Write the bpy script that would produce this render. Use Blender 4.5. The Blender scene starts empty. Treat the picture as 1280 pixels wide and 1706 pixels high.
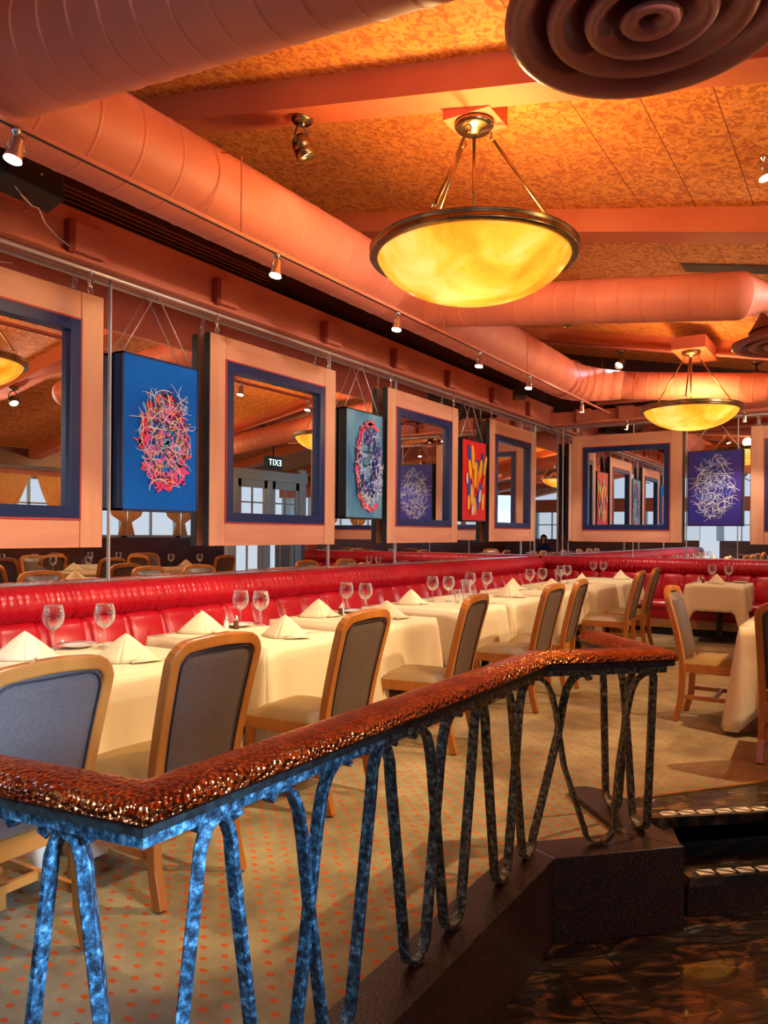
import bpy, bmesh, math, random
from mathutils import Vector, Matrix, Quaternion
D = bpy.data
S = bpy.context.scene
COL = S.collection
PI = math.pi
rnd = random.Random(7)

# ------------------------------------------------------------------ camera
H = 1.36                                   # lens height above the dining platform (carpet = z 0)
FPX = 1282.0
YAW = math.atan(805 / 1282.0)
ROLL = math.radians(0.45)
cam_d = D.cameras.new('camera'); cam = D.objects.new('camera', cam_d); COL.objects.link(cam)
cam_d.sensor_fit = 'HORIZONTAL'; cam_d.sensor_width = 36.0
cam_d.lens = FPX / 1280.0 * 36.0
cam_d.shift_y = (889.0 - 853.0) / 1280.0
cam_d.clip_start = 0.02; cam_d.clip_end = 200
fw = Vector((math.cos(YAW), math.sin(YAW), 0)); rt = Vector((math.sin(YAW), -math.cos(YAW), 0)); upv = Vector((0, 0, 1))
R = Matrix((rt, upv, -fw)).transposed().to_4x4()
cam.matrix_world = Matrix.Translation((0, 0, H)) @ R @ Matrix.Rotation(ROLL, 4, 'Z')
S.camera = cam

# ------------------------------------------------------------------ exposure, world, big lights
S.view_settings.view_transform = 'Standard'
S.view_settings.look = 'None'
S.view_settings.exposure = 0.4
S.view_settings.gamma = 1.0
S.view_settings.use_curve_mapping = False
S.cycles.max_bounces = 9
S.cycles.diffuse_bounces = 3
S.cycles.glossy_bounces = 6
S.cycles.transmission_bounces = 7
S.cycles.transparent_max_bounces = 8
S.cycles.caustics_reflective = True
S.cycles.caustics_refractive = False
S.cycles.sample_clamp_indirect = 4.0
S.cycles.use_denoising = True
w = D.worlds.new('daylight'); S.world = w; w.use_nodes = True
nt = w.node_tree
bg = nt.nodes['Background']
tc = nt.nodes.new('ShaderNodeTexCoord'); sx = nt.nodes.new('ShaderNodeSeparateXYZ'); cr = nt.nodes.new('ShaderNodeValToRGB')
nt.links.new(tc.outputs['Generated'], sx.inputs[0]); nt.links.new(sx.outputs['Z'], cr.inputs[0])
cr.color_ramp.elements[0].position = 0.0; cr.color_ramp.elements[0].color = (0.55, 0.62, 0.70, 1)
cr.color_ramp.elements[1].position = 0.5; cr.color_ramp.elements[1].color = (0.30, 0.55, 1.0, 1)
nt.links.new(cr.outputs[0], bg.inputs['Color'])
bg.inputs['Strength'].default_value = 0.95

def light(name, kind, loc, energy, color, target=None, **k):
    l = D.lights.new(name, kind); l.energy = energy; l.color = color
    for a, v in k.items(): setattr(l, a, v)
    o = D.objects.new(name, l); COL.objects.link(o); o.location = loc
    if target is not None:
        o.rotation_euler = (Vector(target) - Vector(loc)).to_track_quat('-Z', 'Y').to_euler()
    return o
WARM = (1.0, 0.74, 0.45)
WHITE = (1.0, 0.88, 0.72)
# lamps added for cool daylight behind the viewer, one narrowed onto chair and rail
light('added_cool_daylight', 'AREA', (0.35, -2.6, 1.75), 20, (0.28, 0.52, 1.0), (0.98, 2.0, 0.62), shape='RECTANGLE', size=0.7, size_y=1.3, spread=math.radians(24))
light('added_cool_daylight_wide', 'AREA', (-2.6, -2.6, 2.0), 16, (0.50, 0.68, 1.0), (2.0, 3.0, 0.8), shape='RECTANGLE', size=2.0, size_y=1.6)

# ------------------------------------------------------------------ materials
def mat(name, col, rough=0.5, metal=0.0, col2=None, scale=10.0, detail=4.0, bump=0.0, bscale=None, stretch=(1, 1, 1),
        lo=0.35, hi=0.65, spec=0.5, coat=0.0, emis=None, estr=0.0, trans=0.0, ior=1.45, sheen=0.0, bdist=0.01, col3=None):
    m = D.materials.new(name); m.use_nodes = True
    n = m.node_tree.nodes; L = m.node_tree.links; b = n['Principled BSDF']
    b.inputs['Base Color'].default_value = (*col, 1); b.inputs['Roughness'].default_value = rough
    b.inputs['Metallic'].default_value = metal; b.inputs['Specular IOR Level'].default_value = spec
    b.inputs['Coat Weight'].default_value = coat; b.inputs['Transmission Weight'].default_value = trans
    b.inputs['IOR'].default_value = ior; b.inputs['Sheen Weight'].default_value = sheen
    if emis: b.inputs['Emission Color'].default_value = (*emis, 1); b.inputs['Emission Strength'].default_value = estr
    if col2 or bump:
        t = n.new('ShaderNodeTexCoord'); mp = n.new('ShaderNodeMapping'); mp.inputs['Scale'].default_value = stretch
        L.new(t.outputs['Object'], mp.inputs[0])
    if col2:
        z = n.new('ShaderNodeTexNoise'); z.inputs['Scale'].default_value = scale; z.inputs['Detail'].default_value = detail
        L.new(mp.outputs[0], z.inputs['Vector'])
        r = n.new('ShaderNodeValToRGB'); L.new(z.outputs['Fac'], r.inputs[0])
        r.color_ramp.elements[0].position = lo; r.color_ramp.elements[0].color = (*col, 1)
        r.color_ramp.elements[1].position = hi; r.color_ramp.elements[1].color = (*col2, 1)
        if col3:
            e = r.color_ramp.elements.new((lo + hi) / 2); e.color = (*col3, 1)
        L.new(r.outputs[0], b.inputs['Base Color'])
    if bump:
        z2 = n.new('ShaderNodeTexNoise'); z2.inputs['Scale'].default_value = bscale or scale; z2.inputs['Detail'].default_value = 3
        L.new(mp.outputs[0], z2.inputs['Vector'])
        bp = n.new('ShaderNodeBump'); bp.inputs['Strength'].default_value = bump; bp.inputs['Distance'].default_value = bdist
        L.new(z2.outputs['Fac'], bp.inputs['Height']); L.new(bp.outputs[0], b.inputs['Normal'])
    return m

M = {}
M['plum'] = mat('plum_diffuser_paint', (0.27, 0.075, 0.065), 0.3)
M['salmon'] = mat('salmon_paint', (0.54, 0.155, 0.105), 0.55, col2=(0.66, 0.20, 0.125), scale=2.5)
M['beam'] = mat('terracotta_beam_paint', (0.52, 0.11, 0.045), 0.6, col2=(0.58, 0.14, 0.055), scale=2)
M['black'] = mat('black_plastic', (0.012, 0.013, 0.016), 0.5)
M['bracket'] = mat('dark_red_strip', (0.26, 0.035, 0.025), 0.6)
M['recess'] = mat('dark_recess_paint', (0.05, 0.014, 0.009), 0.85)
M['slat'] = mat('brown_grille_slats', (0.22, 0.06, 0.035), 0.6)
M['wood'] = mat('cedar_boards', (0.66, 0.31, 0.19), 0.5, col2=(0.78, 0.42, 0.25), scale=6, stretch=(1, 1, 0.12), detail=6)
M['wood_h'] = mat('cedar_rails', (0.64, 0.27, 0.18), 0.5, col2=(0.76, 0.38, 0.24), scale=6, stretch=(0.12, 0.12, 1), detail=6)
M['seam'] = mat('red_glue_line', (0.45, 0.05, 0.06), 0.5)
M['navy'] = mat('navy_molding', (0.004, 0.022, 0.115), 0.32)
M['ink'] = mat('black_frame_edge', (0.008, 0.009, 0.016), 0.5)
M['mirror'] = mat('mirror_silver', (0.86, 0.86, 0.86), 0.0, metal=1.0)
M['rodwhite'] = mat('white_mirror_trim', (0.78, 0.80, 0.86), 0.35)
M['chrome'] = mat('brushed_chrome', (0.75, 0.75, 0.76), 0.22, metal=1.0)
M['steel'] = mat('white_steel_pipe', (0.72, 0.62, 0.66), 0.3, metal=0.5)
M['bronze'] = mat('aged_bronze', (0.36, 0.23, 0.09), 0.28, metal=1.0, col2=(0.16, 0.15, 0.11), scale=14)
M['red'] = mat('red_leather', (0.40, 0.003, 0.014), 0.30, col2=(0.47, 0.006, 0.018), scale=5, bump=0.15, bscale=60, bdist=0.004, coat=0.2)
M['chairwood'] = mat('honey_chair_wood', (0.42, 0.13, 0.018), 0.3, col2=(0.56, 0.20, 0.035), scale=9, stretch=(1, 1, 0.15), detail=5, coat=0.3)
M['uph'] = mat('taupe_leatherette', (0.115, 0.075, 0.055), 0.36, col2=(0.145, 0.10, 0.075), scale=120, bump=0.12, bscale=220, bdist=0.002)
M['seatup'] = mat('tan_leatherette', (0.27, 0.155, 0.045), 0.42, spec=0.25, col2=(0.31, 0.185, 0.06), scale=90, bump=0.1, bscale=200, bdist=0.002)
M['piping'] = mat('dark_piping', (0.035, 0.022, 0.022), 0.5)
M['linen'] = mat('cream_linen', (0.84, 0.69, 0.41), 0.8, bump=0.2, bscale=9, bdist=0.02, sheen=0.1)
M['napkin'] = mat('cream_napkin', (0.88, 0.73, 0.45), 0.8, bump=0.15, bscale=25, bdist=0.01)
M['china'] = mat('white_china', (0.85, 0.83, 0.78), 0.15, coat=0.5)
M['iron_base'] = mat('black_iron', (0.02, 0.018, 0.018), 0.45)
M['darkwood'] = mat('dark_mahogany', (0.10, 0.028, 0.014), 0.35, col2=(0.17, 0.05, 0.025), scale=8, stretch=(0.2, 0.2, 1))
M['oakbase'] = mat('oak_plinth', (0.42, 0.19, 0.07), 0.45, col2=(0.52, 0.26, 0.11), scale=9, stretch=(0.2, 0.2, 1))
M['granite'] = mat('brown_granite', (0.008, 0.005, 0.004), 0.33, col2=(0.15, 0.075, 0.04), scale=130, detail=8, lo=0.46, hi=0.74, coat=0.05)
M['brassedge'] = mat('brass_edge', (0.75, 0.42, 0.10), 0.3, metal=1.0)
M['tile'] = mat('cream_mosaic_tile', (0.92, 0.80, 0.52), 0.4)
M['frame_white'] = mat('pale_window_frame', (0.50, 0.62, 0.62), 0.5)
M['curtain'] = mat('orange_curtain', (0.90, 0.46, 0.18), 0.8, col2=(0.95, 0.56, 0.26), scale=4)
M['sign'] = mat('exit_sign_green', (0.006, 0.05, 0.045), 0.4)
M['signlit'] = mat('exit_letters', (0.8, 1, 0.9), 0.4, emis=(0.75, 1.0, 0.88), estr=1.6)
M['white_soffit'] = mat('white_soffit', (0.75, 0.75, 0.76), 0.6)
M['water'] = mat('drinking_glass', (1, 1, 1), 0.0, trans=1.0, ior=1.45)

def glass_mat():
    m = D.materials.new('clear_glass'); m.use_nodes = True; n = m.node_tree.nodes; L = m.node_tree.links
    n.clear(); out = n.new('ShaderNodeOutputMaterial'); tr = n.new('ShaderNodeBsdfTransparent'); gl = n.new('ShaderNodeBsdfGlossy')
    gl.inputs['Roughness'].default_value = 0.03; tr.inputs['Color'].default_value = (0.97, 0.98, 1, 1)
    lw = n.new('ShaderNodeLayerWeight'); lw.inputs['Blend'].default_value = 0.45
    mx = n.new('ShaderNodeMixShader'); L.new(lw.outputs['Facing'], mx.inputs[0]); L.new(tr.outputs[0], mx.inputs[1]); L.new(gl.outputs[0], mx.inputs[2])
    df = n.new('ShaderNodeBsdfDiffuse'); df.inputs['Color'].default_value = (0.95, 0.96, 1, 1)  # white edge highlight painted into the glass, stronger at grazing angles
    pw = n.new('ShaderNodeMath'); pw.operation = 'POWER'; pw.inputs[1].default_value = 2.2; L.new(lw.outputs['Facing'], pw.inputs[0])
    sc_ = n.new('ShaderNodeMath'); sc_.operation = 'MULTIPLY'; sc_.inputs[1].default_value = 0.75; L.new(pw.outputs[0], sc_.inputs[0])
    m2 = n.new('ShaderNodeMixShader'); L.new(sc_.outputs[0], m2.inputs[0]); L.new(mx.outputs[0], m2.inputs[1]); L.new(df.outputs[0], m2.inputs[2])
    L.new(m2.outputs[0], out.inputs[0]); return m
M['glass'] = glass_mat()
M['pane'] = mat('window_pane', (1, 1, 1), 0.0, trans=1.0, ior=1.05)

def bulb_mat(name, col, s):
    return mat(name, (1, 1, 1), 0.3, emis=col, estr=s)
M['bulb'] = bulb_mat('warm_bulb', (1.0, 0.86, 0.6), 40)
M['bulb_blue'] = bulb_mat('cool_bulb', (0.62, 0.80, 1.0), 26)

def copper():
    m = mat('hammered_copper', (0.42, 0.10, 0.025), 0.24, metal=1.0, col2=(0.62, 0.19, 0.045), scale=9)
    n = m.node_tree.nodes; L = m.node_tree.links; b = n['Principled BSDF']
    t = n.new('ShaderNodeTexCoord'); v = n.new('ShaderNodeTexVoronoi'); v.feature = 'F1'; v.inputs['Scale'].default_value = 75
    L.new(t.outputs['Object'], v.inputs['Vector'])
    bp = n.new('ShaderNodeBump'); bp.inputs['Strength'].default_value = 1.0; bp.inputs['Distance'].default_value = 0.011
    L.new(v.outputs['Distance'], bp.inputs['Height']); L.new(bp.outputs[0], b.inputs['Normal'])
    return m
M['copper'] = copper()

def patina(name):
    m = mat(name, (0.03, 0.022, 0.014), 0.5, metal=0.35); n = m.node_tree.nodes; L = m.node_tree.links; b = n['Principled BSDF']
    t = n.new('ShaderNodeTexCoord'); z = n.new('ShaderNodeTexNoise'); z.inputs['Scale'].default_value = 55; z.inputs['Detail'].default_value = 6
    z.inputs['Roughness'].default_value = 0.65
    L.new(t.outputs['Object'], z.inputs['Vector'])
    r = n.new('ShaderNodeValToRGB'); L.new(z.outputs['Fac'], r.inputs[0]); cr = r.color_ramp
    cr.elements[0].position = 0.36; cr.elements[0].color = (0.012, 0.012, 0.014, 1)
    cr.elements[1].position = 0.66; cr.elements[1].color = (0.26, 0.46, 0.50, 1)
    e = cr.elements.new(0.47); e.color = (0.030, 0.055, 0.07, 1)
    e = cr.elements.new(0.56); e.color = (0.05, 0.16, 0.21, 1)
    # verdigris with daylight tint painted in near the corner, warm lamplight tint further along
    s = n.new('ShaderNodeSeparateXYZ'); L.new(t.outputs['Object'], s.inputs[0])
    mr = n.new('ShaderNodeMapRange'); mr.inputs[1].default_value = 1.6; mr.inputs[2].default_value = 2.5
    L.new(s.outputs['X'], mr.inputs[0])
    r2 = n.new('ShaderNodeValToRGB'); L.new(z.outputs['Fac'], r2.inputs[0]); c2 = r2.color_ramp
    c2.elements[0].position = 0.38; c2.elements[0].color = (0.014, 0.010, 0.007, 1)
    c2.elements[1].position = 0.70; c2.elements[1].color = (0.42, 0.38, 0.18, 1)
    e = c2.elements.new(0.54); e.color = (0.14, 0.10, 0.045, 1)
    mx = n.new('ShaderNodeMix'); mx.data_type = 'RGBA'
    L.new(mr.outputs[0], mx.inputs[0]); L.new(r.outputs[0], mx.inputs[6]); L.new(r2.outputs[0], mx.inputs[7]); L.new(mx.outputs[2], b.inputs['Base Color'])
    bp = n.new('ShaderNodeBump'); bp.inputs['Strength'].default_value = 0.5; bp.inputs['Distance'].default_value = 0.004
    L.new(z.outputs['Fac'], bp.inputs['Height']); L.new(bp.outputs[0], b.inputs['Normal'])
    return m
M['patina'] = patina('verdigris_bronze')
M['darkband'] = mat('dark_bronze_band', (0.022, 0.018, 0.014), 0.38, metal=0.5, col2=(0.045, 0.05, 0.04), scale=40)

def ceiling_mat():
    m = mat('orange_acoustic_panels', (0.60, 0.19, 0.03), 0.85); n = m.node_tree.nodes; L = m.node_tree.links; b = n['Principled BSDF']
    t = n.new('ShaderNodeTexCoord'); z = n.new('ShaderNodeTexNoise'); z.inputs['Scale'].default_value = 19; z.inputs['Detail'].default_value = 5
    z.inputs['Distortion'].default_value = 1.4
    L.new(t.outputs['Object'], z.inputs['Vector'])
    r = n.new('ShaderNodeValToRGB'); L.new(z.outputs['Fac'], r.inputs[0]); cr = r.color_ramp
    cr.elements[0].position = 0.40; cr.elements[0].color = (0.42, 0.105, 0.020, 1)
    cr.elements[1].position = 0.58; cr.elements[1].color = (0.72, 0.25, 0.045, 1)
    # thin panel joints every 0.36 m, running along the room
    s = n.new('ShaderNodeSeparateXYZ'); L.new(t.outputs['Object'], s.inputs[0])
    a = n.new('ShaderNodeMath'); a.operation = 'ADD'; a.inputs[1].default_value = 10.08 - 0.645
    L.new(s.outputs['Y'], a.inputs[0])
    md = n.new('ShaderNodeMath'); md.operation = 'MODULO'; md.inputs[1].default_value = 0.36; L.new(a.outputs[0], md.inputs[0])
    # only every joint in the first metre and a half is open
    lt = n.new('ShaderNodeMath'); lt.operation = 'LESS_THAN'; lt.inputs[1].default_value = 0.006
    yl = n.new('ShaderNodeMath'); yl.operation = 'LESS_THAN'; yl.inputs[1].default_value = 1.62; L.new(s.outputs['Y'], yl.inputs[0])
    L.new(md.outputs[0], lt.inputs[0]); l0 = lt; lt = n.new('ShaderNodeMath'); lt.operation = 'MULTIPLY'; L.new(l0.outputs[0], lt.inputs[0]); L.new(yl.outputs[0], lt.inputs[1])
    mx = n.new('ShaderNodeMix'); mx.data_type = 'RGBA'; mx.inputs[7].default_value = (0.16, 0.03, 0.008, 1)
    L.new(lt.outputs[0], mx.inputs[0]); L.new(r.outputs[0], mx.inputs[6]); L.new(mx.outputs[2], b.inputs['Base Color'])
    bp = n.new('ShaderNodeBump'); bp.inputs['Strength'].default_value = 0.5; bp.inputs['Distance'].default_value = 0.012
    L.new(z.outputs['Fac'], bp.inputs['Height']); L.new(bp.outputs[0], b.inputs['Normal'])
    return m
M['ceiling'] = ceiling_mat()

def carpet_mat():
    m = mat('patterned_carpet', (0.55, 0.43, 0.25), 0.95, spec=0.1); n = m.node_tree.nodes; L = m.node_tree.links; b = n['Principled BSDF']
    t = n.new('ShaderNodeTexCoord')
    z = n.new('ShaderNodeTexNoise'); z.inputs['Scale'].default_value = 3.0; z.inputs['Detail'].default_value = 8; z.inputs['Roughness'].default_value = 0.7
    L.new(t.outputs['Object'], z.inputs['Vector'])
    r = n.new('ShaderNodeValToRGB'); L.new(z.outputs['Fac'], r.inputs[0])
    r.color_ramp.elements[0].position = 0.35; r.color_ramp.elements[0].color = (0.19, 0.155, 0.085, 1)
    r.color_ramp.elements[1].position = 0.65; r.color_ramp.elements[1].color = (0.37, 0.30, 0.145, 1)
    z3 = n.new('ShaderNodeTexNoise'); z3.inputs['Scale'].default_value = 220; L.new(t.outputs['Object'], z3.inputs['Vector'])
    def dots(ox, oy):
        mp = n.new('ShaderNodeMapping'); mp.inputs['Location'].default_value = (ox, oy, 0); L.new(t.outputs['Object'], mp.inputs[0])
        sn = n.new('ShaderNodeVectorMath'); sn.operation = 'MODULO'; sn.inputs[1].default_value = (0.095, 0.095, 1); L.new(mp.outputs[0], sn.inputs[0])
        sb = n.new('ShaderNodeVectorMath'); sb.operation = 'SUBTRACT'; sb.inputs[1].default_value = (0.0475, 0.0475, 0); L.new(sn.outputs[0], sb.inputs[0])
        sc = n.new('ShaderNodeVectorMath'); sc.operation = 'MULTIPLY'; sc.inputs[1].default_value = (1.15, 0.75, 0); L.new(sb.outputs[0], sc.inputs[0])
        ln = n.new('ShaderNodeVectorMath'); ln.operation = 'LENGTH'; L.new(sc.outputs[0], ln.inputs[0])
        dn = n.new('ShaderNodeMath'); dn.operation = 'MULTIPLY_ADD'; dn.inputs[1].default_value = 0.009; L.new(z3.outputs['Fac'], dn.inputs[0]); L.new(ln.outputs['Value'], dn.inputs[2])
        l2 = n.new('ShaderNodeMath'); l2.operation = 'LESS_THAN'; l2.inputs[1].default_value = 0.0155; L.new(dn.outputs[0], l2.inputs[0])
        return l2
    d1 = dots(10.0 * 0.095 * 10 + 0.0475 - 0.02, 9.5 + 0.02); d2 = dots(9.5 + 0.0475 + 0.0475 - 0.02, 9.5 + 0.0475 + 0.02)
    mxx = n.new('ShaderNodeMath'); mxx.operation = 'MAXIMUM'; L.new(d1.outputs[0], mxx.inputs[0]); L.new(d2.outputs[0], mxx.inputs[1])
    mx = n.new('ShaderNodeMix'); mx.data_type = 'RGBA'; mx.inputs[7].default_value = (0.55, 0.10, 0.02, 1)
    L.new(mxx.outputs[0], mx.inputs[0]); L.new(r.outputs[0], mx.inputs[6])
    L.new(mx.outputs[2], b.inputs['Base Color'])
    bp = n.new('ShaderNodeBump'); bp.inputs['Strength'].default_value = 0.6; bp.inputs['Distance'].default_value = 0.004
    L.new(z3.outputs['Fac'], bp.inputs['Height']); L.new(bp.outputs[0], b.inputs['Normal'])
    return m
M['carpet'] = carpet_mat()

def slate_mat():
    m = mat('polished_slate', (0.03, 0.025, 0.018), 0.2, coat=0.3); n = m.node_tree.nodes; L = m.node_tree.links; b = n['Principled BSDF']
    t = n.new('ShaderNodeTexCoord'); mp = n.new('ShaderNodeMapping'); mp.inputs['Rotation'].default_value = (0, 0, math.radians(45)); L.new(t.outputs['Object'], mp.inputs[0])
    z = n.new('ShaderNodeTexNoise'); z.inputs['Scale'].default_value = 3.5; z.inputs['Detail'].default_value = 9; z.inputs['Distortion'].default_value = 2.2
    m2 = n.new('ShaderNodeMapping'); m2.inputs['Scale'].default_value = (1, 2.6, 1); L.new(mp.outputs[0], m2.inputs[0]); L.new(m2.outputs[0], z.inputs['Vector'])
    r = n.new('ShaderNodeValToRGB'); L.new(z.outputs['Fac'], r.inputs[0]); cr = r.color_ramp
    cr.elements[0].position = 0.40; cr.elements[0].color = (0.016, 0.014, 0.010, 1)
    cr.elements[1].position = 0.68; cr.elements[1].color = (0.26, 0.13, 0.04, 1)
    e = cr.elements.new(0.54); e.color = (0.045, 0.035, 0.018, 1)
    bk = n.new('ShaderNodeTexBrick'); bk.inputs['Scale'].default_value = 1.0; bk.inputs['Brick Width'].default_value = 0.45; bk.inputs['Row Height'].default_value = 0.45
    bk.inputs['Mortar Size'].default_value = 0.004; bk.offset = 0.5; L.new(mp.outputs[0], bk.inputs['Vector'])
    mx = n.new('ShaderNodeMix'); mx.data_type = 'RGBA'; mx.inputs[7].default_value = (0.006, 0.005, 0.004, 1)
    L.new(bk.outputs['Fac'], mx.inputs[0]); L.new(r.outputs[0], mx.inputs[6]); L.new(mx.outputs[2], b.inputs['Base Color'])
    ad = n.new('ShaderNodeMath'); ad.operation = 'SUBTRACT'; L.new(z.outputs['Fac'], ad.inputs[0]); L.new(bk.outputs['Fac'], ad.inputs[1])
    bp = n.new('ShaderNodeBump'); bp.inputs['Strength'].default_value = 0.8; bp.inputs['Distance'].default_value = 0.02
    L.new(ad.outputs[0], bp.inputs['Height']); L.new(bp.outputs[0], b.inputs['Normal'])
    return m
M['slate'] = slate_mat()

def bowl_mat():
    m = D.materials.new('amber_alabaster'); m.use_nodes = True; n = m.node_tree.nodes; L = m.node_tree.links; n.clear()
    out = n.new('ShaderNodeOutputMaterial'); t = n.new('ShaderNodeTexCoord')
    z = n.new('ShaderNodeTexNoise'); z.inputs['Scale'].default_value = 3.0; z.inputs['Detail'].default_value = 6; z.inputs['Distortion'].default_value = 0.5
    L.new(t.outputs['Object'], z.inputs['Vector'])
    r = n.new('ShaderNodeValToRGB'); L.new(z.outputs['Fac'], r.inputs[0]); cr = r.color_ramp
    cr.elements[0].position = 0.33; cr.elements[0].color = (0.70, 0.36, 0.02, 1)
    cr.elements[1].position = 0.68; cr.elements[1].color = (0.95, 0.76, 0.34, 1)
    e = cr.elements.new(0.5); e.color = (0.88, 0.58, 0.07, 1)
    em = n.new('ShaderNodeEmission'); em.inputs['Strength'].default_value = 0.36; L.new(r.outputs[0], em.inputs['Color'])
    tl = n.new('ShaderNodeBsdfTranslucent'); L.new(r.outputs[0], tl.inputs['Color'])
    gl = n.new('ShaderNodeBsdfPrincipled'); gl.inputs['Roughness'].default_value = 0.25; L.new(r.outputs[0], gl.inputs['Base Color'])
    m1 = n.new('ShaderNodeMixShader'); m1.inputs[0].default_value = 0.5; L.new(tl.outputs[0], m1.inputs[1]); L.new(gl.outputs[0], m1.inputs[2])
    ad = n.new('ShaderNodeAddShader'); L.new(m1.outputs[0], ad.inputs[0]); L.new(em.outputs[0], ad.inputs[1]); L.new(ad.outputs[0], out.inputs[0])
    return m
M['bowl'] = bowl_mat()

# ------------------------------------------------------------------ object helpers
def empty(name, loc=(0, 0, 0), rz=0.0):
    o = D.objects.new(name, None); COL.objects.link(o); o.location = loc; o.rotation_euler = (0, 0, rz); o.empty_display_size = 0.1
    return o
def tag(o, label, cat, group=None):
    o['label'] = label; o['category'] = cat
    if group: o['group'] = group
    return o
def struct(o):
    o['kind'] = 'structure'; return o

class MB:
    def __init__(s): s.v = []; s.f = []; s.sm = []
    def add(s, vs, fs, smooth=False):
        b = len(s.v); s.v += [tuple(v) for v in vs]
        for f in fs: s.f.append([b + i for i in f]); s.sm.append(smooth)
        return s
    def box(s, c, d, rz=0.0, m=None):
        hx, hy, hz = d[0] / 2, d[1] / 2, d[2] / 2
        vs = [Vector((x, y, z)) for z in (-hz, hz) for y in (-hy, hy) for x in (-hx, hx)]
        if rz: vs = [Matrix.Rotation(rz, 3, 'Z') @ v for v in vs]
        if m is not None: vs = [m @ v for v in vs]
        c = Vector(c); vs = [v + c for v in vs]
        return s.add(vs, [(0, 2, 3, 1), (4, 5, 7, 6), (0, 1, 5, 4), (2, 6, 7, 3), (0, 4, 6, 2), (1, 3, 7, 5)])
    def lo_hi(s, a, b):
        return s.box([(a[i] + b[i]) / 2 for i in range(3)], [abs(b[i] - a[i]) for i in range(3)])
    def prism(s, poly, z0, z1):
        n = len(poly)
        ar = sum(poly[i][0] * poly[(i + 1) % n][1] - poly[(i + 1) % n][0] * poly[i][1] for i in range(n))
        if ar < 0: poly = poly[::-1]
        vs = [(p[0], p[1], z0) for p in poly] + [(p[0], p[1], z1) for p in poly]
        fs = [tuple(range(n - 1, -1, -1)), tuple(range(n, 2 * n))] + [(i, (i + 1) % n, n + (i + 1) % n, n + i) for i in range(n)]
        return s.add(vs, fs)
    def tube(s, path, r, n=10, closed=False, cap=True, flat=None, up=None, rfun=None):
        P = [Vector(p) for p in path]; N = len(P); vs = []; prev = None
        for i in range(N):
            a = P[i - 1] if (i > 0 or closed) else P[i]; b = P[(i + 1) % N] if (i < N - 1 or closed) else P[i]
            t = (b - a).normalized()
            if up is not None:
                u = Vector(up) - t * Vector(up).dot(t)
            elif prev is None:
                u = Vector((0, 0, 1)) - t * t.z
                if u.length < 0.1: u = Vector((1, 0, 0)) - t * t.x
            else: u = prev - t * prev.dot(t)
            u.normalize(); prev = u; sd = t.cross(u)
            rr = rfun(i) if rfun else (r[i] if isinstance(r, (list, tuple)) else r)
            for k in range(n):
                an = 2 * PI * k / n
                if flat:       # rectangular bar: flat = (width along side, thickness along up)
                    q = ((1, 1), (-1, 1), (-1, -1), (1, -1))[k]
                    vs.append(P[i] + sd * (q[0] * flat[0] / 2) + u * (q[1] * flat[1] / 2))
                else: vs.append(P[i] + u * (rr * math.cos(an)) + sd * (rr * math.sin(an)))
        fs = []
        for i in range(N if closed else N - 1):
            for k in range(n):
                a = i * n + k; b = i * n + (k + 1) % n; c = ((i + 1) % N) * n + (k + 1) % n; d = ((i + 1) % N) * n + k
                fs.append((a, b, c, d))
        if cap and not closed:
            fs.append(tuple(range(n - 1, -1, -1))); fs.append(tuple((N - 1) * n + k for k in range(n)))
        return s.add(vs, fs, not flat)
    def bar(s, path, wd, th, up): return s.tube(path, 0, 4, flat=(wd, th), up=up)
    def lathe(s, prof, n=24, c=(0, 0, 0), m=None, cap=False):
        vs = []; c = Vector(c)
        for (r, z) in prof:
            for k in range(n):
                an = 2 * PI * k / n; v = Vector((r * math.cos(an), r * math.sin(an), z))
                if m is not None: v = m @ v
                vs.append(v + c)
        fs = [(i * n + k, i * n + (k + 1) % n, (i + 1) * n + (k + 1) % n, (i + 1) * n + k) for i in range(len(prof) - 1) for k in range(n)]
        if cap: fs += [tuple(range(n - 1, -1, -1)), tuple((len(prof) - 1) * n + k for k in range(n))]
        return s.add(vs, fs, True)
    def grid(s, P, smooth=True, flip=False):
        a = len(P); b = len(P[0]); vs = [p for row in P for p in row]
        fs = [(i * b + j, i * b + j + 1, (i + 1) * b + j + 1, (i + 1) * b + j) for i in range(a - 1) for j in range(b - 1)]
        if flip: fs = [f[::-1] for f in fs]
        return s.add(vs, fs, smooth)
    def build(s, name, material, parent=None, bevel=0, solid=0, sub=0, seg=2, loc=None, rz=0):
        me = D.meshes.new(name); me.from_pydata(s.v, [], s.f); me.update()
        me.polygons.foreach_set('use_smooth', s.sm)
        me.materials.append(M[material] if isinstance(material, str) else material)
        o = D.objects.new(name, me); COL.objects.link(o)
        if parent: o.parent = parent
        if loc: o.location = loc
        if rz: o.rotation_euler = (0, 0, rz)
        if solid:
            md = o.modifiers.new('thick', 'SOLIDIFY'); md.thickness = solid; md.offset = 0
        if bevel:
            md = o.modifiers.new('bev', 'BEVEL'); md.width = bevel; md.segments = seg; md.limit_method = 'ANGLE'; md.angle_limit = math.radians(40)
        if sub:
            md = o.modifiers.new('sub', 'SUBSURF'); md.levels = sub; md.render_levels = sub
        return o

def dup(root, loc=None, rz=None, label=None, cat=None, group=None):
    def cp(o, par):
        c = o.copy(); COL.objects.link(c)
        if par: c.parent = par
        for ch in list(kids.get(o, [])): cp(ch, c)
        return c
    kids = {}
    for o in list(root.children_recursive): kids.setdefault(o.parent, []).append(o)
    r = cp(root, None)
    if loc is not None: r.location = loc
    if rz is not None: r.rotation_euler = (0, 0, rz)
    if label: r['label'] = label
    if cat: r['category'] = cat
    if group: r['group'] = group
    return r

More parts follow.
